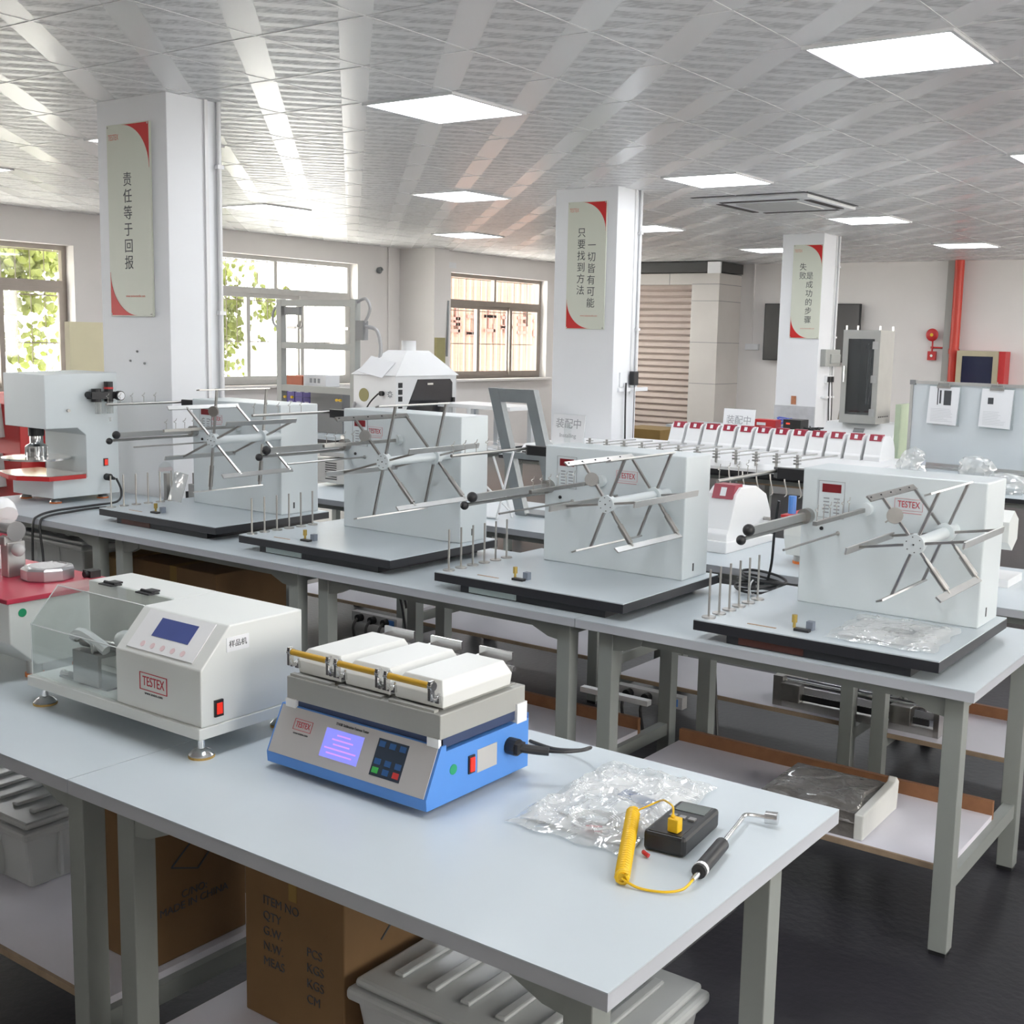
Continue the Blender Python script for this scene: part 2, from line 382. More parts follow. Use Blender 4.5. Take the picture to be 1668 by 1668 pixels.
# roller shutter portal on the back wall
TILE = mat('grey_cladding_tile', (.58, .55, .52), .4, noise=.06, nscale=3)
p = MB(); p.box((-6.56, 15.3, 0), (-6.12, 16, 2.62)); p.box((-8.8, 15.3, 2.46), (-6.56, 16, 2.62)); p.box((-8.8, 15.3, 0), (-8.0, 16, 2.46))
po = struct(p.obj('trim_1', TILE))
j = MB()
for z in (.42, 1.02, 1.62, 2.22, 2.46): j.box((-6.56, 15.297, z), (-6.117, 15.32, z + .008)); j.box((-6.122, 15.3, z), (-6.117, 16, z + .008))
for x in (-7.6, -6.95): j.box((x, 15.297, 2.46), (x + .008, 15.32, 2.62))
j.obj('tile_joint', GREYM, po)
dr = struct(bpy.data.objects.new('door_1', None)); COL.objects.link(dr)
s = MB(); prof = []
z = 0
while z < 2.44:
    prof += [(15.47, z), (15.44, z + .03), (15.45, z + .085)]; z += .095
prof += [(15.47, 2.45), (15.6, 2.45), (15.6, 0)]
s.prism(prof, 'x', -8.0, -6.58).obj('shutter_curtain', mat('shutter_slats', (.50, .42, .38), .5, .2, noise=.08), dr)
MB().box((-6.6, 15.36, 0), (-6.56, 15.62, 2.46)).obj('guide_rail', ALU, dr)
tag(MB().box((-8.7, 15.1, 2.63), (-6.05, 15.9, 2.77)).obj('duct_box', mat('dark_duct', (.06, .06, .06), .6, noise=.1)), 'dark grey duct box above the roller shutter', 'duct')
# ------------------------------------------------------------------ ceiling lights
def first_light(loc, label):
    t = thing('ceiling_light', label, 'ceiling light', loc, 0, 'square ceiling panel lights')
    f = MB(); a, c = .30, .283
    f.box((-a, -a, -.012), (a, -c, 0)).box((-a, c, -.012), (a, a, 0)).box((-a, -c, -.012), (-c, c, 0)).box((c, -c, -.012), (a, c, 0))
    f.obj('frame', mat('light_frame_white', (.75, .75, .75), .4, noise=.02), t)
    MB().box((-c, -c, -.008), (c, c, -.002)).obj('diffuser', mat('lit_diffuser', (.9, .9, .9), .5, noise=.01, emit=(.93, .96, 1.0), es=PANEL), t)
    return t
LX, LY = .29, 4.571
LL = [((0, 0), 'square panel light nearest the camera at the top right'), ((-4, 0), 'square panel light right of the column with the first poster'),
      ((-4, 5), 'square panel light in front of the ceiling air conditioner'), ((-8, 5), 'square panel light above and left of the second poster column'),
      ((-4, 10), 'square panel light just behind the ceiling air conditioner'), ((-12, 5), 'square panel light right beside the first poster column far side'),
      ((-4, 15), 'farthest square panel light in front of the red fire pipe'), ((-12, 10), 'small far panel light above the window past the pilaster'),
      ((-12, 0), 'panel light cut by the left edge of the photo'), ((0, 5), 'panel light cut by the right edge of the photo'),
      ((-8, 10), 'panel light half hidden by the second poster column right side'), ((-8, 15), 'panel light half hidden behind the third poster column'),
      ((-8, 0), 'panel light hidden behind the first poster column'), ((-12, 15), 'panel light hidden behind the second poster column')]
L0 = None
for (i, jx), lb in LL:
    loc = (LX + .6 * i, LY + .6 * jx, H - .001)
    if L0 is None: L0 = first_light(loc, lb)
    else: dup(L0, loc, label=lb)
for loc in ((LX + 2.4, LY - 3.0, H - .001), (LX, LY - 3.0, H - .001), (LX - 2.4, LY - 3.0, H - .001), (LX + 2.4, LY, H - .001), (LX + 2.4, LY + 3, H - .001), (LX - 4.8, LY - 3.0, H - .001), (LX, LY + 6, H - .001), (LX, LY + 9, H - .001)):
    dup(L0, loc, label='square panel light outside the frame')
# ceiling air conditioner
t = thing('air_conditioner', 'white four way cassette air conditioner sunk in the ceiling', 'air conditioner', (-2.3, 9.05, H))
MB().box((-.46, -.5, -.03), (.46, .5, 0)).obj('panel', BRIGHT, t, bevel=.008)
v = MB()
for a, c in (((-.34, -.44, -.034), (.34, -.38, -.02)), ((-.34, .38, -.034), (.34, .44, -.02)), ((-.42, -.34, -.034), (-.36, .34, -.02)), ((.36, -.34, -.034), (.42, .34, -.02))): v.box(a, c)
v.obj('air_outlet', mat('dark_slot', (.05, .04, .04), .6, noise=.1), t)
MB().box((-.27, -.27, -.038), (.27, .27, -.028)).obj('intake_grille', mat('grille_grey', (.55, .55, .54), .5, noise=.05), t)
gp = MB(); gp.box((-2.82, 8.45, H - .004), (-1.8, 8.49, H + .002)).box((-1.84, 8.45, H - .004), (-1.8, 9.5, H + .002))
gp.obj('ceiling_gap', BLACK, t.parent or None)
bpy.data.objects['ceiling_gap'].parent = ceil
tag(MB().box((-6.15, 14.98, 2.6), (-5.95, 15.02, 2.76)).obj('hanging_sign', PAPER), 'blank white sign hanging from the ceiling right of the dark duct', 'sign')
# ------------------------------------------------------------------ work tables
def table(x0, x1, y0, y1, label, lx=(.03, .03), ly=(.04, .12), shelf=True, lip=True, sd=.44, dark=False, sz=.235):
    t = thing('work_table', label, 'table', (x0, y0, 0), 0, 'white workshop tables')
    w, d, e = x1 - x0, y1 - y0, .0015
    MB().box((e, e, .722), (w - e, d - e, .748)).obj('edge_band', NAVY if dark else EDGE, t)
    MB().box((e, e, .7475), (w - e, d - e, .75)).obj('tabletop', TOP, t)
    a, c = lx[0], w - lx[1]; yf, yb = ly[0], d - ly[1]
    for X in (a, c - .05):
        for Y in (yf, yb - .05):
            l = MB().box((X, Y, .012), (X + .05, Y + .05, .722)).obj('leg', LEG, t, bevel=.002)
            MB().box((X + .003, Y + .003, 0), (X + .047, Y + .047, .012)).obj('foot_pad', BLACK, l)
        r = MB(); r.box((X + .008, yf + .05, .68), (X + .042, yb - .05, .722)); r.box((X + .008, yf + .05, sz - .06), (X + .042, yb - .05, sz - .016))
        each(r, 'side_rail', LEG, t)
        b = MB(); dx = 1 if X == a else -1; xs = X + .05 if dx > 0 else X
        for Y in (yf, yb - .04): b.prism([(xs, .722), (xs + dx * .11, .722), (xs + dx * .1, .69), (xs + dx * .04, .665), (xs, .66)], 'y', Y + .005, Y + .035)
        each(b, 'corner_bracket', LEG, t)
    MB().box((a + .05, yf + .01, .69), (c - .05, yf + .03, .722)).obj('apron', LEG, t)
    if shelf:
        s = MB().box((a + .03, yf + .05, sz - .016), (c - .03, yf + .05 + sd, sz)).obj('shelf', SHELF, t)
        if lip:
            MB().box((a + .03, yf + .05 + sd, sz - .016), (c - .03, yf + .068 + sd, sz + .042)).obj('shelf_lip', BROWN, t)
        MB().box((a + .03, yf + .042, sz - .016), (c - .03, yf + .05, sz)).obj('shelf_front_edge', mat('chipboard', (.34, .25, .17), .7, noise=.2, nscale=30), s)
    return t
table(.026, 1.272, .995, 1.803, 'foremost white table carrying the blue tester and yellow coiled cable', (.10, .05), (.04, .14), lip=False, sd=.5)
table(-1.22, .026, .995, 1.803, 'white table at lower left under the red topped tester', (.05, .012), (.04, .14), lip=False, sd=.5)
table(.013, 1.25, 2.75, 3.56, 'white table under the rightmost winding reel', (.07, .035), (.035, .06))
table(-1.24, .013, 2.75, 3.56, 'white table under the reel beside the acrylic sign', (.07, .04), (.035, .06))
table(-2.49, -1.24, 2.75, 3.56, 'white table mostly under the second reel from the left', (.07, .04), (.035, .06), lip=False)
table(-3.74, -2.49, 2.75, 3.56, 'white table under the pneumatic press', (.07, .05), (.035, .06), lip=False)
table(.55, 1.80, 3.84, 4.64, 'white table at the right edge behind the rightmost reel', sz=.2)
table(-.70, .55, 3.86, 4.66, 'white table under the red topped yarn head', (.1, .05), sz=.2, lip=False)
table(-1.95, -.70, 4.02, 4.82, 'white table under the grey easel frame', (.08, .05), sz=.2, lip=False)
table(-3.05, -1.95, 4.12, 4.92, 'white table under the grey machine with side vents', (.1, .05), sz=.2, lip=False)
table(-.55, 1.3, 6.98, 7.75, 'dark edged white table in front of the whiteboard', dark=True, shelf=False)
table(-2.0, -.56, 6.98, 7.75, 'dark edged white table under the right half of the twelve head machine', dark=True, shelf=False)
table(-3.45, -2.01, 6.78, 7.55, 'dark edged white table under the left half of the twelve head machine', dark=True, shelf=False)
table(-2.75, -1.31, 7.90, 8.70, 'white table hidden behind the twelve heads', shelf=False)
table(-1.3, .9, 7.90, 8.70, 'white table that the whiteboard stands on', shelf=False)
table(-5.0, -3.75, 6.65, 7.65, 'white table under the hooded white test chamber', shelf=False, dark=True)
table(-6.6, -5.05, 6.65, 7.65, 'white table under the tall hooked metal frame', shelf=False, dark=True)
table(-2.6, -.7, 8.85, 9.75, 'white bench under the tall steel cabinet with a glass door', shelf=True, lip=False, sd=.7, sz=.45)
table(-4.3, -2.3, 10.75, 11.5, 'far white bench cluttered with tools before the third poster column', shelf=True, lip=False, sz=.4)
# ------------------------------------------------------------------ winding reels
def reel(label, bx0, bx1, by0, by1, cx0, cx1, cy0, cy1, ztop, hx, hz, yf, yr, R, ph, plate, disc_arm, scale=1.0):
    t = thing('winding_reel', label, 'winding machine', (bx0, by0, .75), 0, 'white yarn winding reels with six arms')
    O = Vector((bx0, by0, .75)); L = lambda x, y, z: (x - O.x, y - O.y, z - O.z)
    bw, bd = bx1 - bx0, by1 - by0
    pl = MB().box((.10, .022, 0), (bw - .08, bd - .03, .030)).obj('plinth', NAVY, t)
    MB().box((.14, .018, .004), (.34, .023, .025)).obj('front_plate', PLATE if plate else DKRED, pl)
    MB().box((0, 0, .028), (bw, bd, .057)).obj('base_board', NAVY, t, bevel=.001)
    MB().box((.001, .001, .0568), (bw - .001, bd - .001, .0605)).obj('base_top', TOP, t)
    MB().box(L(cx0, cy0, .8105), L(cx1, cy1, ztop)).obj('cabinet', WHITE, t, bevel=.004)
    MB().box(L(cx1 - .001, cy0 + .07, .835), L(cx1 + .001, cy0 + .078, .862)).obj('side_slot', BLACK, t)
    # control panel
    a, z0 = cx0 + .055, ztop - .035
    dp = MB().box(L(a, cy0 - .002, z0 - .115), L(a + .085, cy0 + .001, z0)).obj('control_panel', WHITE, t)
    MB().box(L(a + .012, cy0 - .004, z0 - .035), L(a + .073, cy0 - .001, z0 - .009)).obj('display', REDLED, dp)
    k = MB()
    for i in range(2):
        for j in range(5): k.box(L(a + .017 + i * .034, cy0 - .003, z0 - .056 - j * .011), L(a + .036 + i * .034, cy0 - .001, z0 - .052 - j * .011))
    for q in ((a, z0, a + .085, z0 - .0012), (a, z0 - .1138, a + .085, z0 - .115), (a, z0, a + .0012, z0 - .115), (a + .0838, z0, a + .085, z0 - .115)):
        k.box(L(q[0], cy0 - .003, q[3]), L(q[2], cy0 - .001, q[1]))
    k.obj('key_print', GREYINK, dp)
    lx = cx0 + (cx1 - cx0) * (.60 if R < .18 else .28); lz = ztop - .085
    text('logo_print', 'TESTEX', .028, L(lx, cy0 - .001, lz), REDLOGO, t, sx=.72)
    lg = MB()
    for q in ((-.043, .017, .043, .018), (-.043, -.018, .043, -.017), (-.043, -.018, -.042, .018), (.042, -.018, .043, .018), (-.04, -.026, .04, -.024)): lg.box(L(lx + q[0], cy0 - .0015, lz + q[1]), L(lx + q[2], cy0 + .0005, lz + q[3]))
    lg.obj('logo_border', PINK, t)
    # reel
    hr = .028 if R < .18 else .030
    MB().cyl(L(hx, yf - .012, hz), L(hx, yf + .012, hz), hr, n=24).obj('front_hub', WHITE, t)
    MB().cyl(L(hx, yr - .012, hz), L(hx, yr + .012, hz), hr, n=24).obj('rear_hub', WHITE, t)
    MB().cyl(L(hx, yf, hz), L(hx, cy0 + .002, hz), .017, n=20).obj('axle', WHITE, t, smooth=True)
    sc = MB()
    for i in range(6):
        an = math.radians(ph + 60 * i + 30); sc.cyl(L(hx + .021 * math.cos(an), yf - .015, hz + .021 * math.sin(an)), L(hx + .021 * math.cos(an), yf - .011, hz + .021 * math.sin(an)), .0014, n=8)
    sc.cyl(L(hx, yf - .015, hz), L(hx, yf - .011, hz), .002, n=8); sc.obj('hub_screw', BLACK, t)
    for i in range(6):
        an = math.radians(ph + 60 * i); c, s = math.cos(an), math.sin(an)
        for y in (yf, yr):
            am = MB().bar(L(hx + .026 * c, y, hz + .026 * s), L(hx + R * c, y, hz + R * s), .009, .007).obj('arm', STEEL, t)
            if i == (disc_arm + 3) % 6:
                MB().cyl(L(hx + R * .5 * c, y, hz + R * .5 * s), L(hx + R * .92 * c, y, hz + R * .92 * s), .0095, n=12).cyl(L(hx + R * .3 * c, y, hz + R * .3 * s), L(hx + R * .5 * c, y, hz + R * .5 * s), .0065, n=10).obj('spring_sleeve', STEEL, am, smooth=True)
            if i == disc_arm and y == yf:
                q = Vector(L(hx + R * .58 * c, y - .006, hz + R * .58 * s)); dv = Vector((.5 * s, -1, -.5 * c)).normalized()
                MB().cyl(q, q + dv * .012, .022, n=20).bar(q + Vector((-.03 * s, -.004, .03 * c)), q + Vector((.02 * s, 0, -.02 * c)), .006, .004).obj('locking_disc', STEEL, am)
        cb = MB().bar(L(hx + R * c, yf - .095, hz + R * s), L(hx + R * c, yr + .012, hz + R * s), .019, .005, roll=an + PI / 2)
        bo = cb.obj('crossbar', STEEL if i == disc_arm else ALU, t)
        if i == disc_arm:
            hl = MB()
            for j in range(5):
                Y = yf - .08 + j * .075; hl.cyl(L(hx + R * c, Y, hz + R * s), L(hx + (R + .0035) * c, Y, hz + (R + .0035) * s), .005, n=8)
            hl.obj('bar_hole', BLACK, bo)
    # levers with ball knobs, feeler rod
    ax, az = cx0 + .022, ztop - .15
    MB().bar(L(ax, yf - .06, az), L(ax, cy0, az), .012, .024).obj('lever_bar', ALU, t)
    MB().cyl(L(ax - .008, yf - .09, az - .022), L(ax - .008, cy0, az - .022), .006, n=10).obj('lever_rod', STEEL, t)
    MB().cyl(L(ax, cy0 - .03, az), L(ax, cy0 + .002, az), .024, n=18).obj('lever_pivot', STEEL, t, smooth=True)
    MB().sph(L(ax, yf - .07, az + .002), .018).obj('ball_knob', BLACK, t, smooth=True)
    MB().sph(L(ax - .008, yf - .1, az - .024), .0145).obj('ball_knob', BLACK, t, smooth=True)
    fx, fz = cx0 + .125, ztop - .195
    MB().cyl(L(fx, yf - .055, fz), L(fx, cy0, fz), .0036, n=8).sph(L(fx, cy0 - .004, fz), .007, 8).obj('feeler_rod', STEEL, t, smooth=True)
    MB().cyl(L(fx - .055, cy0 - .004, fz + .01), L(fx - .055, cy0 + .001, fz + .01), .006, n=10).obj('pivot_hole', BLACK, t)
    # traverse bar and top rod with pigtail guides
    def guide(par, x, y, z):
        pth = [(x, y, z), (x, y, z + .022)] + [(x + .003 * math.sin(k), y - .004 + .005 * math.cos(k * 1.0), z + .026 + .0016 * k) for k in range(0, 8)] + [(x, y + .006, z + .045)]
        MB().tube([L(*q) for q in pth], .0013, 5).obj('thread_guide', STEEL, par)
    tx, tz = hx - .27 - (0 if R < .18 else .0), ztop - .112
    hb = MB().box(L(tx - .006, yf - .045, tz - .006), L(tx + .006, cy0, tz + .006)).obj('traverse_bar', STEEL, t)
    for j in range(6): guide(hb, tx, yf - .03 + j * .047, tz + .005)
    MB().cyl(L(tx + .004, cy0 - .022, tz + .002), L(tx + .004, cy0 + .002, tz + .002), .02, n=20).obj('traverse_boss', WHITE, t, smooth=True)
    rx, rz = cx0 - .105, ztop - .022
    rd = MB().cyl(L(rx, yf - .03, rz), L(rx, cy0 + .06, rz), .0058, n=10).obj('guide_rod', STEEL, t, smooth=True)
    for j in range(5): guide(rd, rx, yf - .02 + j * .062, rz + .004)
    MB().prism([(cx0 + .001 - O.x, cy0 + .06 - O.y), (rx - .012 - O.x, cy0 + .035 - O.y), (rx + .012 - O.x, cy0 + .01 - O.y), (cx0 + .001 - O.x, cy0 + .01 - O.y)], 'z', rz - .022 - .75, rz + .012 - .75).obj('rod_bracket', BLACK, t)
    # bobbin pins along the left edge of the base
    for j in range(6):
        y = by0 + .045 + j * .0655
        p = MB().cyl(L(bx0 + .027, y, .8105), L(bx0 + .027, y, .955), .0036, n=8).obj('bobbin_pin', STEEL, t)
        MB().cyl(L(bx0 + .027, y, .8105), L(bx0 + .027, y, .8145), .021, n=20).obj('pin_disc', STEEL, p)
    ad = MB().cyl(L(bx0 + .275, by0 + .10, .8105), L(bx0 + .275, by0 + .10, .842), .0045, n=10).cyl(L(bx0 + .275, by0 + .10, .826), L(bx0 + .275, by0 + .10, .848), .008, n=10).obj('brass_knob', mat('brass', (.5, .36, .1), .35, .8, noise=.05), t)
    MB().box(L(bx0 + .315, by0 + .09, .8105), L(bx0 + .335, by0 + .11, .836)).obj('grey_block', mat('blue_grey_block', (.2, .23, .28), .5, noise=.05), t)
    MB().box(L(bx0 + .29, by0 + .06, .8105), L(bx0 + .335, by0 + .08, .818)).obj('clamp_foot', BLACK, t)
    MB().box(L(bx0 + .15, by0 + .05, .8105), L(bx0 + .24, by0 + .056, .812)).obj('ruler_strip', mat('wood_strip', (.45, .3, .2), .6, noise=.1), t)
    return t
reel('rightmost white winding reel, with a plastic bag lying on its base', .423, 1.149, 2.768, 3.42, .556, 1.122, 3.205, 3.40, 1.238, 1.035, 1.095, 2.86, 3.12, .158, 9.5, 0, 2)
reel('white winding reel in front of the leaning acrylic sign', -.612, .159, 2.80, 3.43, -.462, .122, 3.235, 3.41, 1.235, .052, 1.106, 2.86, 3.15, .158, 8, 1, 2)
reel('white winding reel right of the tall hooked frame, long bare arms', -1.692, -.868, 2.85, 3.48, -1.545, -.905, 3.287, 3.455, 1.309, -.963, 1.156, 2.92, 3.2, .214, 15.5, 1, 2)
reel('leftmost white winding reel next to the pneumatic press', -2.704, -1.90, 2.90, 3.545, -2.56, -1.955, 3.309, 3.53, 1.30, -1.969, 1.163, 2.955, 3.22, .214, 23, 0, 1)
# ------------------------------------------------------------------ left-hand bench tester with clear hood
t = thing('flex_tester', 'white bench tester with clear hood and blue display on two front tables', 'testing machine', (-.4785, 1.2193, .75))
t.scale = (.972,) * 3
W_, D_ = .637, .30
MB().box((0, 0, .020), (W_, D_, .045)).obj('base_tray', WHITE2, t, bevel=.002)
for X, Y in ((.04, .02), (W_ - .02, .02), (.045, D_ - .035), (W_ - .045, D_ - .035)):
    f = MB().lathe([(.026, .003), (.027, .007), (.018, .016), (.008, .020), (.007, .046)], (X, Y, 0), 20).obj('foot', CHROME, t, smooth=True)
    MB().cyl((X, Y, 0), (X, Y, .004), .0275, n=20).obj('foot_ring', mat('ochre_rubber', (.5, .33, .1), .6, noise=.05), f)
cx = .342
prof = [(.008, .045), (.008, .168), (.085, .252), (D_ - .012, .252), (D_ - .012, .045)]
MB().prism(prof, 'x', cx, W_ - .003).obj('control_housing', WHITE2, t, bevel=.003)
# rear housing behind the hood and the flat top strip
MB().prism([(.165, .045), (.165, .24), (.165, .252), (D_ - .012, .252), (D_ - .012, .045)], 'x', .008, cx).obj('rear_housing', WHITE2, t, bevel=.002)
# sloping control panel
sl = math.atan2(.084, .077); N = Vector((0, -math.sin(sl), math.cos(sl)))
def slope(x, u, off=.0015):   # u = distance up the slope
    return Vector((x, .008 + u * math.cos(sl), .168 + u * math.sin(sl))) + N * off
TS = Matrix((Vector((1, 0, 0)), Vector((0, math.cos(sl), math.sin(sl))), N)).transposed().to_4x4()
def on_slope(x, u, off=.0015):
    m = TS.copy(); m.translation = slope(x, u, off); return m
pn = MB().box((-.112, -.048, -.001), (.112, .048, .001), on_slope((cx + W_) / 2 - .004, .060)).obj('keypad_panel', BRIGHT, t)
MB().box((-.062, -.022, 0), (.062, .024, .0018), on_slope((cx + W_) / 2 + .002, .070)).obj('display', LCDB, pn)
for k in range(5):
    MB().cyl((0, 0, 0), (0, 0, .0018), .007, n=12, ).obj('key', mat('pink_key', (.72, .55, .57), .5, noise=.03), pn, T=on_slope((cx + W_) / 2 - .07 + .034 * k, .026))
text('logo_print', 'TESTEX', .030, (cx + .133, .0075, .112), REDLOGO, t, sx=.74)
lg = MB()
for q in ((-.047, .018, .047, .0195), (-.047, -.0195, .047, -.018), (-.047, -.0195, -.0455, .0195), (.0455, -.0195, .047, .0195)): lg.box((cx + .133 + q[0], .0065, .112 + q[1]), (cx + .133 + q[2], .009, .112 + q[3]))
lg.obj('logo_border', REDLOGO, t)
text('web_print', 'www.testex.com', .009, (cx + .133, .0075, .086), INK, t)
RX = (PI / 2, 0, PI / 2)
lb = MB().box((W_ - .0035, .075, .195), (W_ - .0015, .135, .226)).obj('side_label', PAPER, t)
text('label_text', '样品机', .016, (W_ - .0013, .105, .2105), INK, lb, rot=RX)
r = MB().box((W_ - .004, .04, .062), (W_ + .002, .062, .098)).obj('rocker_switch', BLACK, t)
MB().box((W_ - .001, .044, .068), (W_ + .004, .058, .092)).obj('rocker', REDLIT, r)
# clear hood
hd = MB(); th = .004
hp = [(.012, .046), (.012, .168), (.085, .250), (.165, .252)]
for (a, b) in zip(hp, hp[1:]):
    hd.quad((.004, *a), (cx, *a), (cx, *b), (.004, *b))
hd.quad((.004, .012, .046), (.004, .012, .168), (.004, .085, .25), (.004, .165, .252), (.004, .165, .046))
ho = hd.obj('clear_hood', ACRYL, t)
sm = ho.modifiers.new('solid', 'SOLIDIFY'); sm.thickness = .003
e = MB(); e.cyl((.004, .012, .168), (cx, .012, .168), .0015, n=6).cyl((.004, .085, .2505), (cx, .085, .2505), .0016, n=6).cyl((.004, .012, .046), (.004, .012, .168), .0015, n=6).cyl((.004, .012, .168), (.004, .085, .2505), .0015, n=6)
e.obj('hood_edge', mat('polished_edge', (.75, .78, .78), .2, noise=.03), ho)
for X in (.10, .245):
    h = MB(); h.box((X - .026, .148, .2525), (X + .026, .178, .256)); h.cyl((X - .022, .163, .2575), (X + .022, .163, .2575), .004, n=10); h.box((X - .02, .166, .254), (X + .012, .19, .258))
    h.obj('hinge', BLACK, t)
MB().box((.07, .04, .045), (.26, .13, .049)).obj('sample_plate', mat('dull_plate', (.36, .38, .37), .4, .5, noise=.05), t)
MB().box((.135, .035, .049), (.235, .043, .125)).box((.135, .043, .117), (.235, .1, .125)).obj('clamp_bracket', ALU, t)
kb = MB().cyl((.075, .05, .052), (.1, .05, .055), .007, n=12).sph((.072, .05, .052), .009, 10).obj('clamp_screw', CHROME, t, smooth=True)
dr_ = MB(); dr_.tube(spline([(.12, .05, .15), (.16, .045, .165), (.21, .05, .15), (.24, .055, .135)], 6), .013, 8); dr_.sph((.28, .08, .16), .03, 12, (1.2, .8, .8)); dr_.obj('wrapped_roller', BRIGHT, t, smooth=True)
st = MB(); st.cyl((.14, .06, .14), (.34, .09, .14), .012, n=12).cyl((.12, .05, .15), (.135, .05, .15), .012, n=10).cyl((.205, .04, .138), (.212, .06, .138), .014, n=10).obj('spindle', STEEL, t, smooth=True)
for ch in t.children:
    if not ch.name.startswith('foot'): ch.location.z += .0225
# ------------------------------------------------------------------ blue three head tester
t = thing('sublimation_tester', 'blue bench tester with three white heads and ochre rod handle', 'testing machine', (.268, 1.283, .75))
W_, D_ = .425, .307
prof = [(.0, .018), (.0, .040), (.045, .128), (D_, .122), (D_, .012), (.012, .012)]
MB().prism([(0.002, .012), (0.0, .034), (.042, .124), (.055, .124), (.055, .112), (D_, .112), (D_, .124), (D_ + .001, .124), (D_ + .001, .012)], 'x', 0, W_).obj('blue_body', BLUE, t, bevel=.002)
sl = math.atan2(.090, .042); N = Vector((0, -math.sin(sl), math.cos(sl)))
TS = Matrix((Vector((1, 0, 0)), Vector((0, math.cos(sl), math.sin(sl))), N)).transposed().to_4x4()
def on_blue(x, u, off=.001):
    m = TS.copy(); m.translation = Vector((x, .0 + u * math.cos(sl), .034 + u * math.sin(sl))) + N * off; return m
SLN = .0993
fp = MB().box((.006, .001, -.001), (W_ - .006, SLN - .002, .0012), on_blue(0, 0)).obj('front_panel', SILVERP, t)
lc = MB().box((-.050, -.028, 0), (.050, .028, .0022), on_blue(.192, .049)).obj('display', LCDP, fp)
tx = MB()
for k, wd in enumerate((.018, .028, .022, .042, .034)): tx.box((-wd, .0165 - k * .009, 0), (wd, .0195 - k * .009, .0026), on_blue(.192, .049))
tx.obj('display_text', LCDT, lc)
kp = MB().box((-.038, -.035, 0), (.038, .035, .0018), on_blue(.316, .05)).obj('keypad', mat('dark_keypad', (.03, .045, .07), .4, noise=.05), fp)
for i in range(3):
    for j in range(4):
        if j == 2: continue
        mk = mat('blue_key', (.03, .11, .3), .4, noise=.05)
        if j == 0 and i == 0: mk = mat('green_key', (.06, .45, .1), .4, noise=.05)
        if j == 0 and i == 2: mk = mat('red_key', (.6, .05, .05), .4, noise=.05)
        MB().box((-.0075, -.0055, 0), (.0075, .0055, .0026), on_blue(.290 + .026 * i, .026 + .0165 * j)).obj('key', mk, kp)
text('logo_print', 'TESTEX', .0165, None, REDLOGO, fp, sx=.72, T=on_blue(.078, .066, .0026))
lg = MB()
for q in ((-.025, .010, .025, .011), (-.025, -.011, .025, -.010), (-.025, -.010, -.024, .010), (.024, -.010, .025, .010)): lg.box((q[0], q[1], 0), (q[2], q[3], .0006), on_blue(.078, .066, .0025))
lg.obj('logo_border', REDLOGO, fp)
text('web_print', 'www.testex.com', .006, None, INK, fp, T=on_blue(.078, .049, .0026))
text('model_print', 'TF418E Sublimation Fastness Tester', .0075, None, INK, fp, T=on_blue(.205, .088, .0026), sx=.8)
MB().box((.028, .045, .118), (W_ - .004, D_ - .012, .136)).obj('spacer', mat('dark_gap', (.03, .05, .12), .6, noise=.05), t)
MB().box((.016, .040, .136), (W_ - .002, D_ - .01, .183)).obj('lower_housing', GREYP, t, bevel=.002)
cp = MB()
for X in (.03, W_ - .018): cp.box((X - .014, .037, .121), (X + .014, .05, .138))
cp.box((W_ - .016, D_ - .04, .11), (W_ + .002, D_ - .008, .15)); each(cp, 'corner_bracket', BRIGHT, t)
tp = MB()
for k in range(3): tp.box((.022 + k * .134, .044, .183), (.136 + k * .134, .056, .188)).box((.022 + k * .134, .07, .183), (.136 + k * .134, D_ - .02, .186))
tp.obj('lower_plate', GREYP, t)
for k in range(3):
    x0 = .030 + k * .131; x1 = x0 + .124
    h = MB(); a, b = .055, .262; z0, z1, z2 = .190, .214, .238
    def ring(i, z): return [(x0 + i, a + i, z), (x1 - i, a + i, z), (x1 - i, b - i * .5, z), (x0 + i, b - i * .5, z)]
    R0, R1, R2 = ring(.003, z0), ring(0, z1), ring(.016, z2)
    for A, B in ((R0, R1), (R1, R2)):
        for q in range(4): h.quad(A[q], A[(q + 1) % 4], B[(q + 1) % 4], B[q])
    h.quad(*R0); h.quad(*R2); bmesh.ops.remove_doubles(h.bm, verts=h.bm.verts, dist=1e-5)
    ho = h.obj('press_head', mat('head_white', (.70, .71, .69), .4, noise=.02), t, bevel=.0015)
    hc = MB(); hc.box((x0 + .02, b - .005, .226), (x1 - .02, b + .03, .230)).box((x0 + .02, b + .025, .230), (x1 - .02, b + .03, .246)).box((x0 + .022, b + .01, .20), (x1 - .022, b + .03, .226)).cyl((x0 + .01, b + .02, .215), (x1 - .01, b + .02, .215), .006, n=10)
    hc.obj('rear_hinge', CHROME, ho)
    yr = MB().cyl((x0 + .008, .036, .236), (x1 - .018, .036, .236), .0062, n=12).obj('rod_handle', YELROD, ho, smooth=True)
    for X in (x0 + .003, x1 - .012):
        br = MB(); br.box((X - .002, .028, .210), (X + .004, .040, .246)).cyl((X - .004, .036, .236), (X + .006, .036, .236), .0085, n=12).tube(arc((X + .002, .044, .222), .012, PI, 1.9 * PI, 8, 'yz'), .0028, 6).box((X - .004, .05, .20), (X + .006, .06, .214)).box((X - .002, .036, .206), (X + .004, .056, .214))
        br.obj('handle_bracket', CHROME, ho, smooth=True)
X = W_
MB().cyl((X - .001, .075, .072), (X + .001, .075, .072), .010, n=18).obj('round_sticker', GREEN, t)
r = MB().box((X - .002, .118, .050), (X + .003, .136, .085)).obj('rocker_switch', BLACK, t)
MB().box((X, .121, .054), (X + .006, .133, .081)).obj('rocker', REDLIT, r)
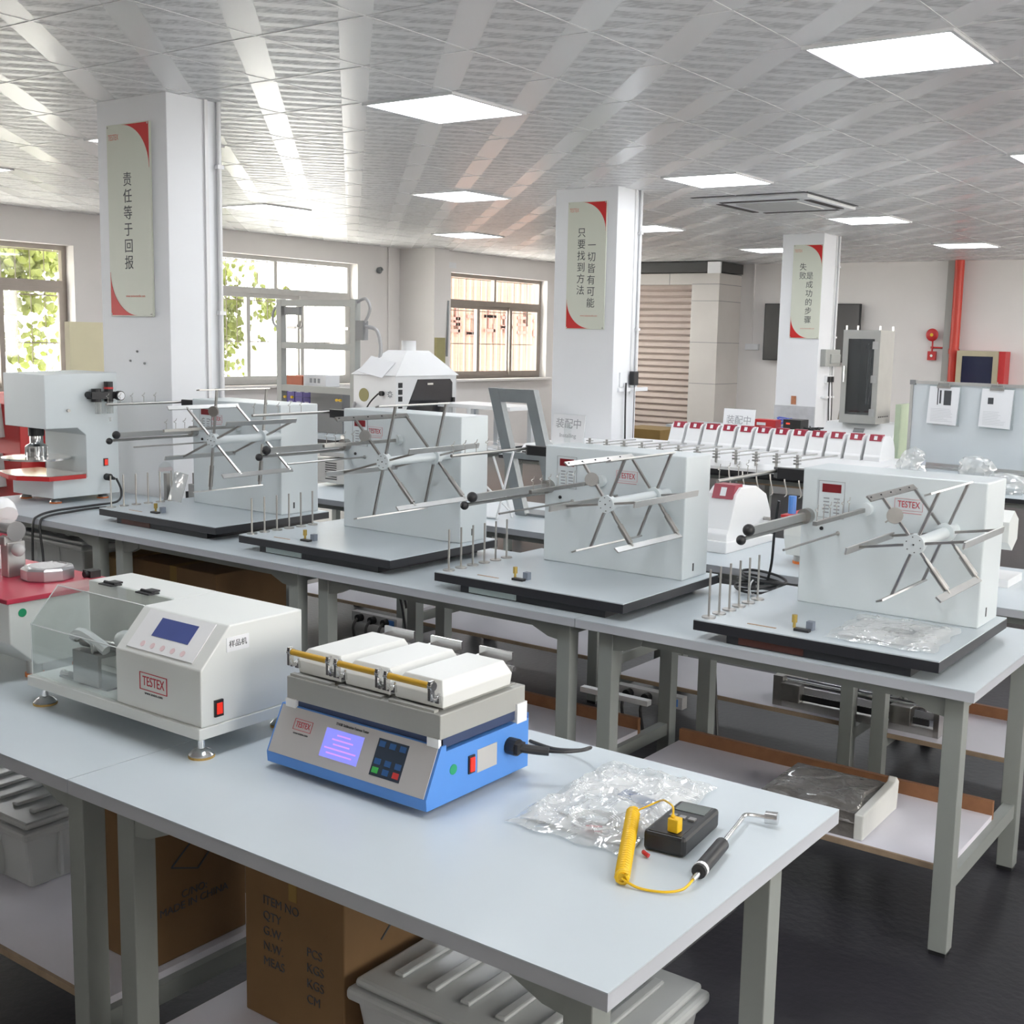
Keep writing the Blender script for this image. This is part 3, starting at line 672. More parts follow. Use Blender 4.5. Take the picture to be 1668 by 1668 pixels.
MB().box((X - .001, .145, .045), (X + .001, .205, .09)).obj('rating_plate', mat('rating_plate', (.55, .54, .52), .4, .2, noise=.06), t)
pg = MB().cyl((X, .245, .072), (X + .022, .245, .072), .017, n=14).box((X + .005, .232, .062), (X + .03, .258, .082)).tube(spline([(X + .02, .245, .072), (X + .05, .262, .069), (X + .075, .275, .068)], 6), .009, 10).obj('power_plug', BLACK, t)
MB().tube(spline([(X + .07, .273, .068), (X + .10, .30, .066), (X + .115, .34, .062), (X + .09, .40, .045), (X + .04, .43, .02), (X - .03, .44, .005), (X - .10, .45, .004)], 8), .0035, 8).obj('power_cord', BLACK, pg)
for a in (.03, W_ - .03):
    for c in (.04, D_ - .03): MB().cyl((a, c, 0), (a, c, .013), .012, n=12).obj('foot', BLACK, t)
# ------------------------------------------------------------------ bag, meter, probe
t = thing('document_bag', 'crumpled clear plastic bag of papers on the front table', 'plastic bag', (.93, 1.55, .7505), .04)
random.seed(11)
pp = MB().sheet(-.105, .105, -.155, .165, 8, 10, lambda x, y, i, j: (x, y, .004 + .003 * math.sin(7 * i + 3 * j))).obj('paper', PAPER, t)
MB().sheet(-.06, .04, -.11, .01, 4, 4, lambda x, y, i, j: (x, y, .011)).obj('leaflet', mat('pale_leaflet', (.68, .72, .76), .6, noise=.06), t)
bl = MB().sheet(-.01, .075, .02, .055, 6, 3, lambda x, y, i, j: (x, y - .25 * x, .013)).obj('blue_label', mat('blue_print', (.07, .14, .32), .5, noise=.05), t)
MB().cyl((.02, -.14, .009), (.045, -.125, .009), .006, n=10).obj('rolled_red_tag', REDLOGO, t)
cl = MB()
for k in range(4): cl.tube([(.02 + (.035 + .004 * k) * math.cos(a * .35), -.11 + (.03 + .004 * k) * math.sin(a * .35), .012 + .001 * k) for a in range(18)], .0018, 5, closed=True)
cl.obj('white_cord', mat('white_cord', (.74, .75, .76), .4, noise=.03), t)
def crump(x, y, i, j):
    e = min(i, 1 - i, j, 1 - j); h = .016 * min(1, e * 7)
    return (x + .005 * math.sin(19 * j), y + .005 * math.sin(17 * i), .004 + .009 * min(1, e * 9) + .014 * min(1, e * 8 + .12) * crease(x, y, 15, 1.3))
f = MB().sheet(-.122, .122, -.19, .195, 70, 100, crump).obj('clear_film', FILM, t, smooth=True)
t = thing('digital_thermometer', 'black handheld thermometer with a yellow plug on the front table', 'thermometer', (1.100, 1.50, .7505), .105)
MB().box((-.039, -.080, 0), (.039, .080, .036)).obj('case', mat('black_meter_case', (.022, .023, .025), .4, noise=.05), t, bevel=.007)
MB().box((-.028, .03, .0355), (.028, .068, .0368)).obj('meter_screen', mat('grey_lcd', (.10, .12, .11), .25, noise=.05), t)
kb = MB()
for i in range(3): kb.box((-.024 + .018 * i, -.005, .0355), (-.012 + .018 * i, .007, .039))
each(kb, 'button', mat('grey_button', (.25, .25, .25), .5, noise=.05), t)
MB().box((-.03, -.076, .028), (.03, -.024, .0365)).obj('face_plate', BLACK, t)
t = thing('coiled_probe_cable', 'yellow coiled cable with plug running from meter to probe', 'cable', (1.06, 1.40, .7505))
L = lambda x, y, z: (x - 1.06, y - 1.40, z - .7505)
MB().box((-.010, -.008, 0), (.010, .010, .024)).cyl((-.004, 0, .024), (-.004, 0, .029), .004, n=8).obj('yellow_plug', YELLOW, t, bevel=.003, T=Matrix.Translation(L(1.118, 1.44, .7875)))
a, c = Vector(L(1.116, 1.276, .763)), Vector(L(1.006, 1.488, .777)); d = (c - a); n = d.normalized(); u = n.orthogonal().normalized(); v = n.cross(u); pts = []
TURN = 30
for k in range(TURN * 10 + 1):
    w = k / 10 * 2 * PI; pts.append(a + d * (k / (TURN * 10)) + u * .0095 * math.cos(w) + v * .0095 * math.sin(w))
MB().tube(pts, .0038, 6).cyl(a + d * .01, a + d * .99, .0075, n=10).obj('coil', YELLOW, t, smooth=True)
MB().tube(spline([c, c + Vector((.02, .015, .012)), Vector(L(1.045, 1.515, .80)), Vector(L(1.079, 1.473, .822)), Vector(L(1.110, 1.445, .828)), Vector(L(1.114, 1.44, .814))], 8), .0018, 6).obj('yellow_wire', YELLOW, t, smooth=True)
MB().tube(spline([a, Vector(L(1.145, 1.28, .754)), Vector(L(1.183, 1.292, .754)), Vector(L(1.205, 1.315, .756)), Vector(L(1.208, 1.342, .762))], 8), .0022, 6).obj('yellow_wire', YELLOW, t, smooth=True)
t = thing('surface_probe', 'steel angled probe with black handle on the front table', 'probe', (1.18, 1.45, .7505))
L = lambda x, y, z: (x - 1.18, y - 1.45, z - .7505)
MB().cyl(L(1.208, 1.342, .762), L(1.204, 1.375, .764), .005, n=10).cyl(L(1.184, 1.485, .764), L(1.160, 1.615, .764), .0042, n=10).tube(spline([L(1.1615, 1.61, .764), L(1.158, 1.626, .765), L(1.165, 1.635, .766), L(1.20, 1.645, .766)], 5), .004, 8).obj('probe_shaft', CHROME, t, smooth=True)
MB().cyl(L(1.203, 1.372, .764), L(1.183, 1.492, .764), .0125, n=14).obj('handle', BLACK, t, smooth=True)
MB().cyl(L(1.2021, 1.378, .764), L(1.2008, 1.386, .764), .0132, n=14).obj('white_ring', BRIGHT, t)
MB().cyl(L(1.193, 1.643, .766), L(1.215, 1.648, .767), .0115, n=14).obj('probe_tip', CHROME, t, smooth=True)
tag(MB().tube(spline([(1.083, 1.398, .7555), (1.089, 1.392, .757), (1.098, 1.390, .7555)], 5), .0038, 8).obj('red_clip', RED), 'small red clip on the table beside the thermometer', 'clip')
# ------------------------------------------------------------------ red topped tester at the left edge
t = thing('abrasion_tester', 'cream tester with red top cut by the left edge of the photo', 'testing machine', (-1.30, 1.262, .75))
bw = .681
MB().prism([(.07, .040), (.0, .105), (.0, .205), (.30, .205), (.30, .105), (.23, .040)], 'x', .03, bw).obj('cream_body', WHITE2, t, bevel=.003)
MB().box((.01, -.009, .205), (bw + .008, .308, .217)).obj('red_top', mat('crimson_top', (.50, .035, .075), .3, noise=.05), t, bevel=.002)
for X, Y in ((bw - .05, .09), (bw - .05, .22), (.1, .09), (.1, .22)):
    f = MB().cyl((X, Y, .008), (X, Y, .040), .019, n=18).obj('foot', ALU, t, smooth=True)
    MB().cyl((X, Y, 0), (X, Y, .009), .023, n=18).obj('foot_ring', ORANGE, f)
MB().cyl((bw - .001, .034, .178), (bw + .001, .034, .178), .0105, n=18).obj('round_sticker', GREEN, t)
ds = MB().lathe([(.063, 0), (.066, .004), (.066, .028), (.061, .033), (.050, .035), (.049, .033)], (.525, .20, .217), 9).obj('faceted_disc', mat('satin_metal', (.60, .60, .62), .28, .9, noise=.03), t)
gr = MB()
for k in range(11): gr.box((.480 + k * .009, .16, .249), (.483 + k * .009, .24, .2515))
gr.obj('disc_grid', mat('pale_grid', (.66, .66, .66), .5, noise=.05), ds)
MB().box((.415, .135, .217), (.449, .185, .31)).box((.42, .13, .30), (.445, .18, .325)).obj('clamp_column', ALU, t, bevel=.003)
MB().cyl((.395, .158, .338), (.455, .158, .338), .026, n=22).obj('clamp_drum', CHROME, t, smooth=True)
MB().sph((.475, .15, .292), .017, 14).cyl((.44, .155, .292), (.47, .152, .292), .007, n=10).obj('clear_knob', mat('grey_knob', (.42, .42, .42), .25, noise=.05), t, smooth=True)
MB().tube(spline([(.30, .19, .217), (.30, .19, .32), (.35, .18, .385), (.39, .17, .37)], 6), .03, 12).obj('white_arm', BRIGHT, t, smooth=True)
MB().box((bw - .11, .27, .217), (bw - .075, .30, .235)).cyl((bw - .092, .262, .226), (bw - .092, .305, .226), .009, n=10).obj('latch', BLACK, t)
# ------------------------------------------------------------------ under the front tables
def storage_bin(label, x0, x1, y0, y1, z0, z1, ovh=.012):
    t = thing('storage_bin', label, 'storage bin', (x0, y0, z0), 0, 'milky lidded plastic bins')
    w, d, h = x1 - x0, y1 - y0, z1 - z0
    b = MB(); i = .02
    A = [(i, i, 0), (w - i, i, 0), (w - i, d - i, 0), (i, d - i, 0)]; B = [(0, 0, h - .05), (w, 0, h - .05), (w, d, h - .05), (0, d, h - .05)]
    for q in range(4): b.quad(A[q], A[(q + 1) % 4], B[(q + 1) % 4], B[q])
    b.quad(*A); b.quad(*B); bmesh.ops.remove_doubles(b.bm, verts=b.bm.verts, dist=1e-5)
    bo = b.obj('bin_body', BIN, t, bevel=.008)
    rb = MB()
    for k in range(1, 4): rb.box((w * k / 4 - .004, -.003, .02), (w * k / 4 + .004, .01, h - .05)); rb.box((w - .01, d * k / 4 - .004, .02), (w + .003, d * k / 4 + .004, h - .05))
    rb.obj('side_rib', BIN, bo)
    l = MB().box((-ovh, -ovh, h - .055), (w + ovh, d + ovh, h - .03)).box((-ovh + .012, -ovh + .012, h - .03), (w + ovh - .012, d + ovh - .012, h - .012)).obj('lid', BIN, t, bevel=.008)
    r = MB(); n = 6
    for k in range(n): X = w * (.12 + .76 * k / (n - 1)); r.box((X - .012, .05, h - .012), (X + .012, d - .05, h - .003))
    r.obj('lid_rib', BIN, l, bevel=.004)
    return t
def carton(label, x0, x1, y0, y1, z0, z1, m=CARD, group='cardboard boxes under the tables'):
    t = thing('cardboard_box', label, 'cardboard box', (x0, y0, z0), 0, group)
    w, d, h = x1 - x0, y1 - y0, z1 - z0
    MB().box((0, 0, 0), (w, d, h)).obj('carton', m, t, bevel=.003)
    MB().box((w * .46, -.001, h + .0002), (w * .54, d + .001, h + .001)).box((w * .46, -.0008, h - .09), (w * .54, .0004, h)).obj('packing_tape', CARDY, t)
    return t
storage_bin('milky lidded plastic bin at the left edge under the front left table', -1.06, -.572, 1.255, 1.62, .2355, .425)
b1 = carton('brown cardboard box behind the pair of front table legs', -.212, -.036, 1.215, 1.48, .2355, .60)
tm = MB()
tm.obj  # printed drawing and caption on the right-hand face
dg = MB()
for p0, p1 in (((.13, .215), (.235, .30)), ((.235, .30), (.29, .275)), ((.29, .275), (.20, .19)), ((.20, .19), (.13, .215))): dg.bar((.1765, p0[0] - .07, p0[1]), (.1765, p1[0] - .07, p1[1]), .003, .003)
dg.obj('printed_outline', INK, b1)
text('printed_text', 'C/NO:\nMADE IN CHINA', .025, (.1768, .12, .13), INK, b1, rot=RX)
text('printed_text', '品\n名\n规\n格', .045, (.125, -.001, .18), INK, b1)
b2 = carton('tall brown cardboard box in the middle of the front table shelf', .24, .522, 1.247, 1.52, .2355, .60)
text('printed_text', 'ITEM NO\nQTY\nG.W.\nN.W.\nMEAS', .026, (.055, -.001, .19), INK, b2, align='LEFT', spacing=1.25)
text('printed_text', 'PCS\nKGS\nKGS\nCM', .026, (.18, -.001, .135), INK, b2, align='LEFT', spacing=1.25)
MB().bar((.283, .10, .20), (.283, .22, .30), .003, .003).obj('printed_outline', INK, b2)
storage_bin('large milky lidded plastic bin under the right end of the foremost table', .555, 1.085, 1.245, 1.63, .2355, .425, .014)
# wrapped packet on the middle shelf
t = thing('wrapped_packet', 'dark film wrapped packet with white foam end on the lower shelf', 'packet', (.62, 2.84, .2355), .02)
f = MB(); f.sheet(0, .30, 0, .30, 16, 16, lambda x, y, i, j: (x + .01 * math.sin(9 * j), y, .085 * min(1, 6 * min(i, 1 - i * .99, j, 1 - j) + .55) + .005 * math.sin(13 * i) * math.sin(11 * j)))
f.box((.005, .004, 0), (.298, .296, .075))
f.obj('wrapped_block', mat('dark_wrapping_film', (.17, .16, .15), .25, noise=.3, nscale=12, bump=.6, bscale=50, coat=.4), t, smooth=True)
MB().prism([(.0, .0), (.30, .0), (.31, .085), (.285, .105), (.275, .09), (.2, .085), (.0, .075)], 'x', .298, .325).obj('foam_end', mat('white_foam', (.72, .73, .70), .8, noise=.06), t, bevel=.004)
# ------------------------------------------------------------------ posters on the columns
def poster(label, x0, x1, y, z0, z1, cols, logo_z):
    t = thing('wall_poster', label, 'poster', (x0, y, z0), 0, 'slogan posters on the columns')
    w, h = x1 - x0, z1 - z0
    MB().box((0, -.012, 0), (w, .0, h)).obj('board', CREAM, t, bevel=.002)
    R_ = lambda c, r, a0, a1: [(c[0] + r * math.cos(a0 + (a1 - a0) * k / 14), c[1] + r * math.sin(a0 + (a1 - a0) * k / 14)) for k in range(15)]
    e = .006
    up = [(w - e, h - e)] + [(.36 * w + (.64 * w - e) * math.sin(k / 14 * PI / 2), h - .235 * h + (.235 * h - e) * math.cos(k / 14 * PI / 2)) for k in range(15)]
    dn = [(e, e)] + [(.64 * w - (.64 * w - e) * math.sin(k / 14 * PI / 2), .235 * h - (.235 * h - e) * math.cos(k / 14 * PI / 2)) for k in range(15)]
    each(MB().prism(up, 'y', -.0135, -.0118).prism(dn, 'y', -.0135, -.0118), 'red_corner', PRED, t)
    text('logo_print', 'TESTEX', .042, (.058, -.0125, h - .065), mat('salmon_print', (.62, .22, .16), .5, noise=.03), t, sx=.62)
    text('web_print', 'www.testextextile.com', .019, (w * .60, -.0125, .105), mat('salmon_print', (.62, .22, .16), .5), t, sx=.9)
    for (cx, ct, s, sz) in cols:
        for k, ch in enumerate(s): text('slogan_character', ch, sz, (cx * w, -.0125, ct * h - k * sz * 1.12), INK, t)
    b = MB()
    for X in (.012, w - .012):
        for Z in (.012, h - .012): b.cyl((X, -.015, Z), (X, -.012, Z), .005, n=8)
    each(b, 'fixing_pin', CHROME, t)
poster('cream slogan poster with one line of Chinese on the nearest column', -3.562, -3.205, 3.589, 1.68, 2.655, [(.47, .71, '责任等于回报', .075)], 0)
poster('cream slogan poster with two tall lines on the middle column', -3.412, -3.05, 7.579, 1.70, 2.68, [(.37, .755, '只要找到方法', .079), (.64, .655, '一切皆有可能', .079)], 0)
poster('cream slogan poster with a short and a long line on the far column', -3.356, -3.024, 11.699, 1.69, 2.67, [(.36, .76, '失败', .082), (.60, .665, '是成功的步骤', .082)], 0)
# small things on the columns
for k, (x, z) in enumerate(((-3.42, 1.45), (-3.36, 1.50), (-3.30, 1.44))):
    tag(MB().cyl((x, 3.583, z), (x, 3.592, z), .006, n=8).obj('screw_plug', GREYM), ('left', 'upper', 'right')[k] + ' one of three small screw plugs below the first poster', 'screw', 'screw plugs on the near column')
def on_x(name, label, cat, x, y0, y1, z0, z1, m, d=.02): return tag(MB().box((x, y0, z0), (x + d, y1, z1)).obj(name, m, bevel=.003), label, cat)
t = thing('wall_socket', 'white socket with black adapter and cords on the middle column', 'socket', (-2.96, 7.80, 1.20))
MB().box((0, -.15, .02), (.02, .28, .05)).box((0, -.13, .06), (.012, -.03, .17)).obj('trunking', COLP, t)
MB().box((.012, .0, .07), (.06, .07, .18)).obj('black_adapter', BLACK, t, bevel=.008)
MB().tube(spline([(.03, -.07, .09), (.03, -.07, -.1), (.035, -.065, -.45)], 6), .007, 6).tube(spline([(.04, .04, .07), (.04, .04, -.2), (.04, .04, -.45)], 6), .003, 6).obj('cord', BLACK, t)
t = thing('distribution_box', 'grey electrical box with plugs on the side of the far column', 'electrical box', (-3.02, 11.88, 1.20))
MB().box((0, -.12, .20), (.06, .28, .38)).box((.06, .0, .23), (.075, .26, .33)).obj('box_body', mat('box_grey', (.38, .39, .37), .5, noise=.05), t, bevel=.005)
MB().box((0, .02, .02), (.03, .16, .10)).box((0, -.06, -.14), (.05, .2, -.12)).obj('socket_plate', BRIGHT, t)
MB().box((.03, .03, .03), (.06, .07, .09)).box((.03, .10, .03), (.06, .14, .09)).tube(spline([(.045, .05, .03), (.05, .05, -.2), (.06, .05, -.4)], 5), .008, 6).tube(spline([(.045, .12, .03), (.05, .14, -.2), (.06, .12, -.4)], 5), .006, 6).obj('plug_and_cord', BLACK, t)
tag(MB().box((-3.30, 11.69, .985), (-3.245, 11.70, 1.075)).obj('small_card', mat('orange_card', (.5, .2, .1), .6, noise=.2, nscale=40)), 'small orange card stuck low on the far column', 'card')
tag(MB().box((-3.49, 11.685, .6), (-3.02, 11.70, .97)).obj('marble_slab', mat('grey_marble', (.55, .56, .58), .3, noise=.2, nscale=12)), 'grey marbled panel at the foot of the far column', 'panel')
# left wall trims
tag(MB().cyl((-9.24, 11.53, 2.47), (-9.21, 11.53, 2.47), .04, n=14).tube(arc((-9.2, 11.53, 2.47), .035, 0, 4.5, 8, 'yz'), .012, 6).obj('wall_pipe_end', GALV), 'grey pipe end sticking out of the wall beside the pilaster', 'pipe')
tag(MB().cyl((-8.6, 12.2, 1.35), (-8.61, 12.23, 2.1), .014, n=8).obj('metal_rod', GALV), 'thin grey rod leaning against the white pilaster', 'rod')
tag(MB().box((-8.8, 12.24, 2.555), (-8.79, 12.6, 2.63)).obj('paper_notice', PAPER), 'small white notice above the pink lit window', 'notice')
struct(MB().cyl((-9.235, 11.72, 0), (-9.235, 11.72, H), .012, n=8).obj('trim_2', WALL))
# ------------------------------------------------------------------ back wall
t = thing('television', 'black wall television behind the far column', 'television', (-4.93, 15.89, 1.39))
MB().box((-.73, -.02, 0), (.73, .03, .82)).obj('bezel', BLACK, t, bevel=.004)
MB().box((-.715, -.023, .015), (.715, -.019, .805)).obj('screen', SCREEN, t)
MB().box((-.2, .03, .3), (.2, .095, .6)).obj('bracket', GREYM, t)
tag(MB().box((-6.0, 15.965, 1.53), (-5.78, 16, 1.62)).box((-5.85, 15.955, 1.54), (-5.79, 15.965, 1.61)).obj('wall_socket', PAPER, bevel=.004), 'white wall socket left of the television', 'socket')
struct(MB().box((-5.92, 15.98, 1.62), (-5.895, 16, H)).obj('trim_3', WALL))
t = thing('fire_bell', 'round red fire alarm bell with call point below', 'fire bell', (-3.19, 15.98, 1.80))
MB().cyl((0, -.06, 0), (0, .0, 0), .085, .05, n=24).cyl((0, -.075, 0), (0, -.06, 0), .06, .085, n=24).obj('bell_gong', RED, t, smooth=True)
MB().cyl((0, -.085, 0), (0, -.072, 0), .022, n=14).obj('bell_cap', YELLOW, t)
MB().box((-.055, -.04, -.34), (.055, .02, -.22)).obj('call_point', RED, t, bevel=.004)
MB().cyl((0, -.045, -.28), (0, -.038, -.28), .018, n=14).obj('call_button', BRIGHT, t)
MB().tube([(0, -.02, -.08), (0, -.02, -.22)], .012, 8).tube([(0, -.02, -.17), (.26, -.02, -.17)], .011, 8).cyl((-.0, -.02, -.185), (0, -.02, -.155), .022, n=10).obj('conduit', RED, t)
tag(MB().cyl((-2.87, 15.88, 0), (-2.87, 15.88, H), .062, n=22).cyl((-2.87, 15.88, 1.55), (-2.87, 15.88, 1.62), .072, n=22).obj('fire_pipe', PIPE, smooth=True), 'tall red fire water pipe on the back wall', 'pipe')
struct(MB().box((-3.03, 15.9, 0), (-2.93, 16, H)).obj('trim_4', GREYP))
t = thing('fire_cabinet', 'red fire hose cabinet with brass framed dark glass', 'fire cabinet', (-2.785, 15.755, .80))
MB().box((0, .0, 0), (.62, .24, .80)).obj('cabinet_body', RED, t, bevel=.004)
MB().frame('y', -.02, -.001, 0, 0, .54, .80, .07).obj('door_frame', mat('brass_frame', (.5, .45, .32), .35, .6, noise=.1), t)
MB().box((.065, -.008, .065), (.475, -.001, .735)).obj('dark_glass', mat('dark_blue_glass', (.02, .025, .06), .08, noise=.1), t)
MB().box((.50, -.03, .25), (.52, -.02, .35)).obj('handle', YELLOW, t)
# ------------------------------------------------------------------ pneumatic press
t = thing('pneumatic_press', 'white C shaped press with red edged plate at the left', 'press', (-3.66, 3.02, .75))
pw = .36
MB().prism([(.03, .028), (.03, .118), (.215, .122), (.215, .335), (.17, .372), (.0, .372), (.0, .635), (.40, .645), (.40, .028)], 'x', 0.0, pw).obj('c_frame', WHITE, t, bevel=.003)
pt = [(-.03, -.03), (.16, -.085), (.23, -.085), (pw + .015, .0), (pw + .015, .20), (-.03, .20)]
MB().prism(pt, 'z', .118, .140).obj('red_edged_plate', RED, t)
MB().prism(pt, 'z', .1395, .1425).obj('cutting_board', mat('polished_plate', (.72, .72, .68), .12, .9, noise=.03), t)
MB().lathe([(.165, .21), (.165, .22), (.05, .224)], (.16, .07, 0), 30).obj('cutter_plate', CHROME, t, smooth=True)
h = MB().lathe([(.05, .222), (.052, .23), (.052, .275), (.036, .285), (.032, .29), (.032, .33)], (.16, .07, 0), 22)
for k in range(10): h.cyl((.16 + .05 * math.cos(k * .628), .07 + .05 * math.sin(k * .628), .228), (.16 + .05 * math.cos(k * .628), .07 + .05 * math.sin(k * .628), .272), .007, n=6)
h.obj('cutter_head', CHROME, t, smooth=True)
MB().cyl((.16, .07, .325), (.16, .07, .374), .038, n=18).obj('piston_collar', BLACK, t)
MB().cyl((pw - .001, .12, .46), (pw + .012, .12, .46), .008, n=10).obj('side_bolt', STEEL, t)
r = MB().box((pw - .001, .31, .172), (pw + .004, .335, .21)).obj('rocker_switch', BLACK, t)
MB().box((pw + .002, .314, .176), (pw + .007, .331, .206)).obj('rocker', REDLIT, r)
MB().cyl((pw, .325, .115), (pw + .03, .325, .115), .018, n=14).cyl((pw + .03, .325, .115), (pw + .06, .33, .11), .012, .007, n=10).obj('power_plug', BLACK, t)
g = MB().cyl((pw, .23, .535), (pw + .05, .23, .535), .016, n=12).cyl((pw + .03, .26, .50), (pw + .03, .26, .565), .024, n=14).cyl((pw + .03, .33, .50), (pw + .03, .33, .60), .022, n=14).box((pw + .01, .22, .515), (pw + .055, .36, .55)).obj('air_regulator', BLACK, t)
MB().cyl((pw + .03, .33, .563), (pw + .03, .33, .573), .0235, n=14).obj('red_collar', RED, g)
gd = MB().cyl((pw + .05, .37, .53), (pw + .075, .37, .53), .024, n=18).obj('gauge_case', BLACK, g)
MB().cyl((pw + .0745, .37, .53), (pw + .077, .37, .53), .02, n=18).obj('gauge_dial', PAPER, gd)
MB().cyl((pw + .03, .27, .44), (pw + .03, .27, .50), .016, n=12).cyl((pw + .03, .335, .44), (pw + .03, .335, .50), .016, n=12).cyl((pw + .03, .335, .40), (pw + .03, .335, .42), .005, n=8).obj('clear_bowl', clear('smoky_bowl', (.8, .8, .78), .08, milky=.3), g)
for X, Y in ((.05, .07), (pw - .05, .07), (pw - .06, .34), (.06, .34)):
    f = MB().lathe([(.028, .006), (.026, .014), (.014, .024), (.008, .03)], (X, Y, 0), 18).obj('foot', STEEL, t, smooth=True)
    MB().cyl((X, Y, 0), (X, Y, .007), .029, n=18).obj('foot_ring', ORANGE, f)
t = thing('power_cable', 'pair of black cords looping from the press over the table edge', 'cord', (-3.2, 3.1, .75))
for q in ([(-3.24, 3.36, .86), (-3.2, 3.36, .80), (-3.15, 3.30, .757), (-3.12, 3.14, .756), (-3.08, 2.92, .757), (-2.98, 2.77, .757), (-2.955, 2.73, .73), (-2.95, 2.72, .62), (-2.92, 2.70, .45)],
          [(-2.72, 3.28, .757), (-2.9, 3.25, .757), (-3.02, 3.12, .757), (-3.0, 2.95, .757), (-2.93, 2.78, .758), (-2.90, 2.73, .73), (-2.87, 2.72, .6), (-2.82, 2.70, .45)]):
    MB().tube([Vector(p) - Vector((-3.2, 3.1, .75)) for p in spline(q, 8)], .0055, 8).obj('cord', BLACK, t, smooth=True)
# small fixtures behind the leftmost reel
t = thing('yarn_clamp', 'small steel clamp with a clear disc left of the leftmost reel', 'clamp', (-2.91, 3.42, .75))
MB().lathe([(.035, 0), (.035, .006), (.02, .012), (.02, .03)], (0, 0, 0), 20).box((-.012, -.01, .03), (.012, .01, .16)).obj('clamp_post', STEEL, t)
MB().cyl((-.03, .015, .155), (-.03, .022, .155), .06, n=26).obj('clear_disc', ACRYL, t)
t = thing('dial_block', 'small steel block gauge among the pins of the leftmost reel', 'gauge', (-2.80, 3.50, .75))
MB().box((-.025, -.02, 0), (.03, .02, .11)).obj('block', ALU, t, bevel=.003)
MB().cyl((0, 0, .11), (0, 0, .165), .010, n=12).obj('plunger', STEEL, t)
MB().box((-.045, -.02, 0), (-.027, .01, .07)).obj('black_side', BLACK, t)
tag(MB().box((-.05, -.001, 0), (.05, .001, .14), Matrix.Translation((-2.635, 3.255, .812)) @ Matrix.Rotation(-.25, 4, 'X') @ Matrix.Rotation(.1, 4, 'Y')).obj('leaning_card', FILM2), 'pale plastic card leaning at the left end of the leftmost cabinet', 'card')
# red and white machine far left
t = thing('tall_red_machine', 'red machine with white side boxes at the left edge', 'machine', (-5.95, 4.1, 0))
MB().box((0, .1, 0), (.42, .55, 1.16)).obj('red_body', RED, t, bevel=.005)
MB().box((.44, .3, .3), (.6, .55, 1.1)).obj('white_column', WHITE, t)
MB().box((.46, .25, .62), (.58, .3, .72)).obj('grey_box', GREYM, t)
for z in (.52, .86): MB().prism([(-.12, 0), (.235, .0), (.20, .23), (-.12, .23)], 'y', -.08, .16, Matrix.Translation((0, 0, z))).obj('side_box', WHITE, t, bevel=.004)
tag(MB().box((-4.5, 3.90, 1.0), (-4.45, 4.2, 1.65)).box((-4.5, 3.95, 0), (-4.46, 4.15, 1.0)).obj('cream_partition', mat('cream_board', (.72, .66, .45), .6, noise=.04)), 'cream board standing behind the press left of the near column', 'board')
# grey machine with vents
t = thing('vented_machine', 'grey steel machine with side vents behind the leftmost reel', 'machine', (-3.02, 4.52, .75))
MB().box((0, 0, .02), (.32, .32, .16)).box((.02, .01, .17), (.3, .3, .20)).obj('body', ALU, t, bevel=.004)
v = MB()
for k in range(8): v.box((.08, -.002, .04 + k * .013), (.17, .001, .046 + k * .013))
v.obj('vents', BLACK, t)
MB().box((.0, -.02, .20), (.34, .3, .23)).obj('white_lid', BRIGHT, t, bevel=.005)
# ------------------------------------------------------------------ hooked metal frame with organiser and cabinet
t = thing('hook_frame', 'tall aluminium frame with hooks before the second window', 'frame stand', (-6.02, 6.95, .75))
FRM = mat('frame_grey', (.34, .35, .335), .5, .2, noise=.05)
fw, fh = .90, 1.155
for X in (0, fw): MB().box((X - .03, -.03, 0), (X + .03, .03, fh)).obj('upright', FRM, t)
for z in (fh - .06, .73, .36): MB().box((.03, -.028, z), (fw - .03, .028, z + .055)).obj('crossbar', FRM, t)
MB().box((.05, -.012, 1.02), (.24, .02, 1.09)).obj('bracket_box', GREYM, t)
for X in (.15, .80):
    MB().box((X - .06, -.012, .90), (X + .03, .012, .925)).tube(arc((X + .08, 0, .94), .03, PI, 2.2 * PI, 8), .008, 6).cyl((X + .09, 0, .90), (X + .09, 0, .97), .012, n=8).obj('hook', STEEL, t)
each(MB().box((.932, -.03, .82), (1.02, .03, .98)).box((.932, -.03, .24), (1.02, .03, .40)), 'black_bracket', GREYM, t)
each(MB().tube(spline([(1.0, 0, .93), (1.15, 0, .90), (1.19, 0, .72), (1.12, 0, .56), (1.03, 0, .46)], 8), .016, 8).tube(spline([(.92, 0, 1.13), (1.02, 0, 1.16), (1.07, 0, 1.08), (1.02, 0, .98), (.95, 0, .93)], 8), .013, 8).tube(spline([(1.0, -.06, .33), (1.10, -.22, .28), (1.16, -.26, .15), (1.18, -.26, .03)], 8), .016, 8).tube(spline([(-.02, 0, 1.12), (-.1, 0, 1.05), (-.1, 0, .95), (-.02, 0, .9)], 8), .011, 8), 'hose', mat('grey_hose', (.45, .45, .46), .45, noise=.05), t, 0, True)
yk = MB()
for X in (.08, .17, .72, .76): yk.cyl((X, -.045, .31), (X, -.028, .31), .012, n=10)
each(yk, 'yellow_valve', YELLOW, t)
each(MB().box((-.05, -.15, 0), (.02, .15, .03)).box((fw - .02, -.15, 0), (fw + .05, .15, .03)), 'base_foot', ALU, t)
t = thing('drawer_organizer', 'purple small parts drawer organizer behind the hooked frame', 'organizer', (-6.27, 7.15, .75))
MB().box((0, 0, 0), (.42, .2, .40)).obj('organizer_case', PURPLE, t)
